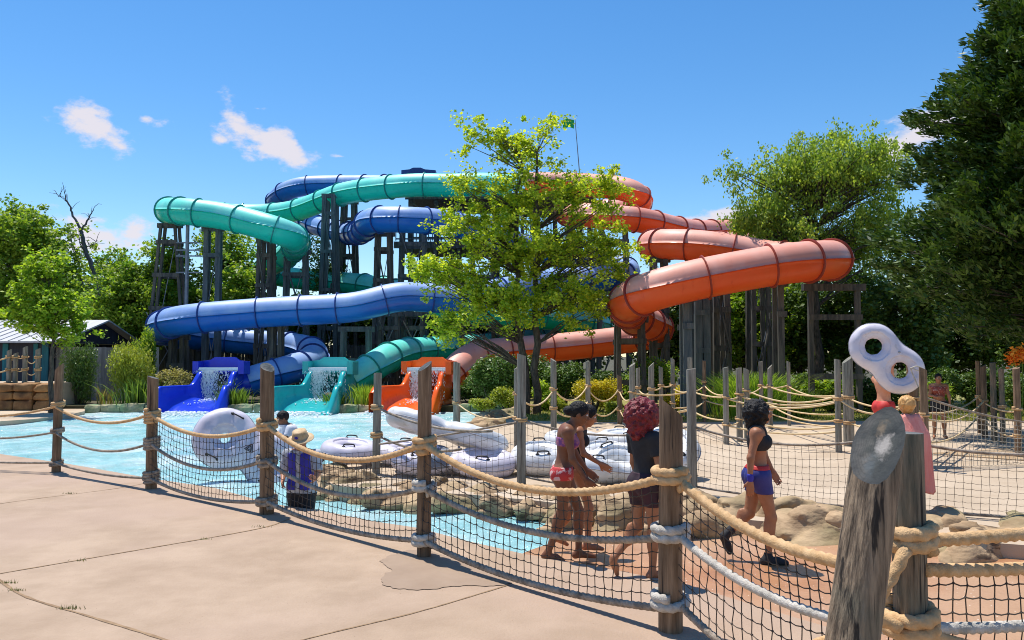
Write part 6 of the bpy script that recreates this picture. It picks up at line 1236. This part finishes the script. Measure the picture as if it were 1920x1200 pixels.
J2 = dict(head=(.11, 0, 1.45), neck=(.03, 0, 1.32), shR=(0, -.14, 1.28), shL=(0, .14, 1.28), elR=(.06, -.18, 1.06), wrR=(.24, -.16, .95), elL=(.02, .18, 1.04), wrL=(.05, .18, .83), knR=(.12, -.08, .47), anR=(.10, -.085, .08), toeR=(.26, -.09, .03), knL=(-.05, .08, .46), anL=(-.24, .08, .13), toeL=(-.12, .09, .03))
g2 = G(1084, 1030, -.04); person('girl in a black swimsuit half hidden behind the girl with the bun', g2, R(-4), J2, dict(nod=.32, girth=.9, handR=(.8, 0, -.5)), M['skin2'],
   [('swimsuit', M['c_black'], .006, lambda X, Y, Z, d: np.maximum(np.maximum(.80-Z, Z-1.30), np.abs(Y)-.150))], sleek('hairblack', bun=(-.1, 0, .03)), .97)
# 3 red haired bather seen from behind-left, walking right
J3 = dict(head=(.0, 0, 1.47), neck=(-.01, 0, 1.33), elR=(.0, -.21, 1.03), wrR=(.05, -.22, .80), elL=(.02, .2, 1.03), wrL=(.08, .2, .82), knR=(.03, -.085, .455), anR=(.01, -.085, .075), toeR=(.17, -.095, .03), hipL=(-.01, .08, .85), knL=(-.02, .085, .46), anL=(-.30, .08, .20), toeL=(-.26, .085, .05))
def shirt(zlo, zhi, slv, m=None):
    def r(X, Y, Z, d): return np.maximum(zlo-Z, Z-zhi+.5*np.maximum(0, .07-np.abs(Y))*0)
    r.sleeve = slv; return r
def wrist(n):
    def r(X, Y, Z, d): return cap(X, Y, Z, d['wr'+n]+V3(0, 0, .02), d['wr'+n]+V3(0, 0, .045), .035, .035)
    r.sleeve = -1; return r
g3 = G(1211, 1084, -.03); person('bather with big curly red hair in a black swim shirt and shorts', g3, R(28), J3, dict(girth=.98, yaw=.15, handR=(.2, 0, -1)), M['skin2'],
   [('swim_shirt', M['c_black'], .009, shirt(.93, 1.345, .62)), ('swim_shorts', M['c_blackpurple'], .012, legs_shorts(.66, .97))], curls('hairred', .1, .016, (-.03, 0, .015), (.165, .150, .165), (-.05, 0, -.14)), 1.0)
# 4 walking bather with dark curls, black top and blue shorts
J4 = dict(head=(.03, 0, 1.475), neck=(0, 0, 1.33), shR=(-.05, -.15, 1.28), shL=(.04, .15, 1.28), elR=(-.12, -.20, 1.05), wrR=(-.13, -.21, .83), elL=(.10, .18, 1.05), wrL=(.18, .16, .88), knR=(.10, -.085, .46), anR=(.06, -.085, .075), toeR=(.23, -.095, .03), knL=(-.07, .08, .47), anL=(-.32, .08, .24), toeL=(-.27, .085, .085))
def reg_bra(X, Y, Z, d):
    c = d['chest']; a = np.maximum(np.abs(Z-c[2]-.0)-.075, np.abs(Y)-.155)
    for s in (1, -1): a = np.minimum(a, np.maximum(np.maximum(np.abs(Y-s*.085)-.02, Z-1.36), c[2]-Z))
    return a
g4 = G(1424, 1056, -.03); person('bather with dark curly hair in a black bra top and blue shorts, walking right', g4, R(-3), J4, dict(girth=1.0, yaw=-.1, handR=(0, 0, -1), heelL=.03), M['skin2'],
   [('bra_top', M['c_black'], .007, reg_bra), ('shorts', M['c_navy'], .013, legs_shorts(.69, .93)), ('waistband', M['c_red'], .016, zc_(.925, .965)), ('wristband', M['c_vest'], .009, wrist('R')),
    ('water_shoe', M['c_black'], .008, lambda X, Y, Z, d: np.maximum(Z-d['anR'][2]-.05, cap(X, Y, Z, d['anR'], d['toeR'], .10, .08))), ('water_shoe', M['c_black'], .008, lambda X, Y, Z, d: np.maximum(cap(X, Y, Z, d['anL']+V3(.03, 0, .04), d['toeL'], .08, .08), X*0-1))], curls('hairblack', .1, .012, (-.03, 0, .0), (.125, .115, .13), (-.03, 0, -.15)), 1.0)
# 5 man with straw hat and royal blue vest standing in the shallow water
def hat(e, f, d):
    mb = MB(); n = 32; prof = [(.0, .155), (.06, .155), (.088, .145), (.098, .10), (.104, .055), (.108, .045), (.165, .030), (.172, .034), (.168, .040), (.110, .056)]
    V = []
    for r_, z in prof:
        for j in range(n): a = 2*math.pi*j/n; V.append(f.hh((r_*1.08+.0)*math.cos(a)-.005, r_*math.sin(a), z+.004*math.sin(3*a)*(r_ > .12)))
    mb.add(V, [(i*n+j, i*n+(j+1) % n, (i+1)*n+(j+1) % n, (i+1)*n+j) for i in range(len(prof)-1) for j in range(n)]); h_ = mb.build('hat', M['c_hat'], e, True, local=True)
    mb = MB(); mb.ell(f.hh(.108, .0, .098), (.006, .026, .020), 12, Matrix(f.Hd.tolist())); mb.build('hat_emblem', M['c_vest'], h_, True, local=True)
J5 = dict(head=(.05, 0, 1.455), elR=(.03, -.24, 1.05), wrR=(.20, -.17, .96), elL=(.06, .24, 1.05), wrL=(.20, .27, 1.0), shR=(.0, -.19, 1.28), shL=(0, .19, 1.28))
def reg_vest(X, Y, Z, d): return np.maximum(np.maximum(np.maximum(.84-Z, Z-1.31), np.abs(Y)-.155), np.where(X > .0, .035-np.abs(Y), -1))
def reg_back(X, Y, Z, d): return np.maximum(np.abs(Z-1.18)-.12, X+.02)
g5 = G(564, 985, -.35); g5.z = -.34
person('man in a straw hat and royal blue vest, wading behind the net', (P(566, 900, 10.9).x, 10.9, -.66), R(-100), J5, dict(fem=False, girth=1.18, nod=.35, handR=(.8, .3, -.3), palmR=(0, 1, 0), handL=(.8, 0, .3)), M['skin3'],
   [('shirt', M['c_grey'], .014, shirt(.74, 1.34, .85)), ('vest', M['c_vest'], .030, reg_vest), ('backpack', M['c_black'], .05, reg_back), ('shorts', M['c_black'], .02, legs_shorts(.50, .80))], hat, 1.04)
# 6 man in white shirt in the pool, carrying the tube
J6 = dict(head=(.12, 0, 1.45), neck=(.04, 0, 1.33), shR=(.03, -.18, 1.28), shL=(.03, .18, 1.28), elR=(.16, -.24, 1.10), wrR=(.36, -.2, 1.02), elL=(.14, .24, 1.09), wrL=(.34, .2, 1.0))
person('man in a wet white T-shirt in the pool, holding the tube with the emblem', (P(540, 840, 13.9).x, 14.0, -.60), R(-150), J6, dict(fem=False, girth=1.12, nod=.25, handR=(1, 0, -.2), handL=(1, 0, -.2), palmR=(0, 0, -1), palmL=(0, 0, -1)), M['skin1'],
   [('t_shirt', M['c_white'], .014, shirt(.6, 1.35, .6)), ('swim_trunks', M['c_navy'], .02, legs_shorts(.45, .85))], sleek('hairblack'), 1.05)
# 7 shirtless bather holding the raised tube
J7 = dict(head=(.05, 0, 1.47), shR=(0, -.17, 1.30), shL=(0, .17, 1.30), elR=(-.06, -.22, 1.50), wrR=(.14, -.14, 1.62), elL=(.14, .22, 1.48), wrL=(.24, .10, 1.66))
person('shirtless bather in red trunks holding the raised tube overhead', (P(1657, 740, 14.7).x, 14.7, UD), R(20), J7, dict(fem=False, girth=1.05, handR=(0, 0, 1), handL=(0, 0, 1), palmR=(1, 0, 0), palmL=(1, 0, 0)), M['skin4'],
   [('swim_trunks', M['c_red'], .016, legs_shorts(.50, .95))], sleek('hairblond'), 1.12)
# 8 blond bather with a salmon towel, mostly behind the leaning post
def towel(e, f, d):
    curls('hairblond', .1, .006, (-.02, 0, .02), (.112, .10, .115), (-.02, 0, -.07))(e, f, d); V = []; n = 40; k = 26
    for i in range(k+1):
        t = i/k
        for j in range(n+1):
            a = R(60)+R(240)*j/n; rr = .13+.10*min(1, t*5)+.05*t+(.014*math.sin(j*1.3+t*2)+.022*math.sin(j*.62+1))*min(1, t*3); V.append((rr*.80*math.cos(a)+d['neck'][0]*.5, rr*1.05*math.sin(a), 1.36-.05*min(1, t*6)-.98*t+.012*math.sin(j*.8)))
    o_ = mesh_obj('towel', V, [(i*(n+1)+j, i*(n+1)+j+1, (i+1)*(n+1)+j+1, (i+1)*(n+1)+j) for i in range(k) for j in range(n)], M['c_towel'], e, True, local=True); md = o_.modifiers.new('thick', 'SOLIDIFY'); md.thickness = .012
person('blond child with a salmon towel round the shoulders behind the big post', (P(1703, 900, 9.5).x, 9.5, UD), R(80), dict(elR=(.10, -.15, 1.05), wrR=(.18, -.05, 1.1), elL=(.10, .15, 1.05), wrL=(.18, .05, 1.12)), dict(fem=False, girth=.9), M['skin4'], [('shorts', M['c_mint'], .015, legs_shorts(.5, .9))], towel, .88)
# 9 distant woman
J9 = dict(elR=(.06, -.20, 1.06), wrR=(.18, -.05, 1.02), elL=(.03, .22, 1.05), wrL=(.03, .24, .84), knR=(.05, -.10, .46), anR=(.02, -.12, .075), toeR=(.17, -.14, .03), knL=(-.02, .10, .46), anL=(-.08, .12, .075), toeL=(.06, .16, .03))
person('distant woman in a rust dotted top and black shorts standing on the deck', G(1762, 822, UD), R(-115), J9, dict(girth=1.1, handR=(0, 1, 0), palmR=(-1, 0, 0), yaw=.1), M['skin2'],
   [('dotted_top', M['c_pattern'], .012, lambda X, Y, Z, d: np.maximum(np.maximum(1.02-Z, Z-1.28), np.abs(Y)-.19)), ('shorts', M['c_black'], .016, legs_shorts(.66, .92))], sleek('hairblack', long_=(-.05, 0, -.30)), .93, .012)
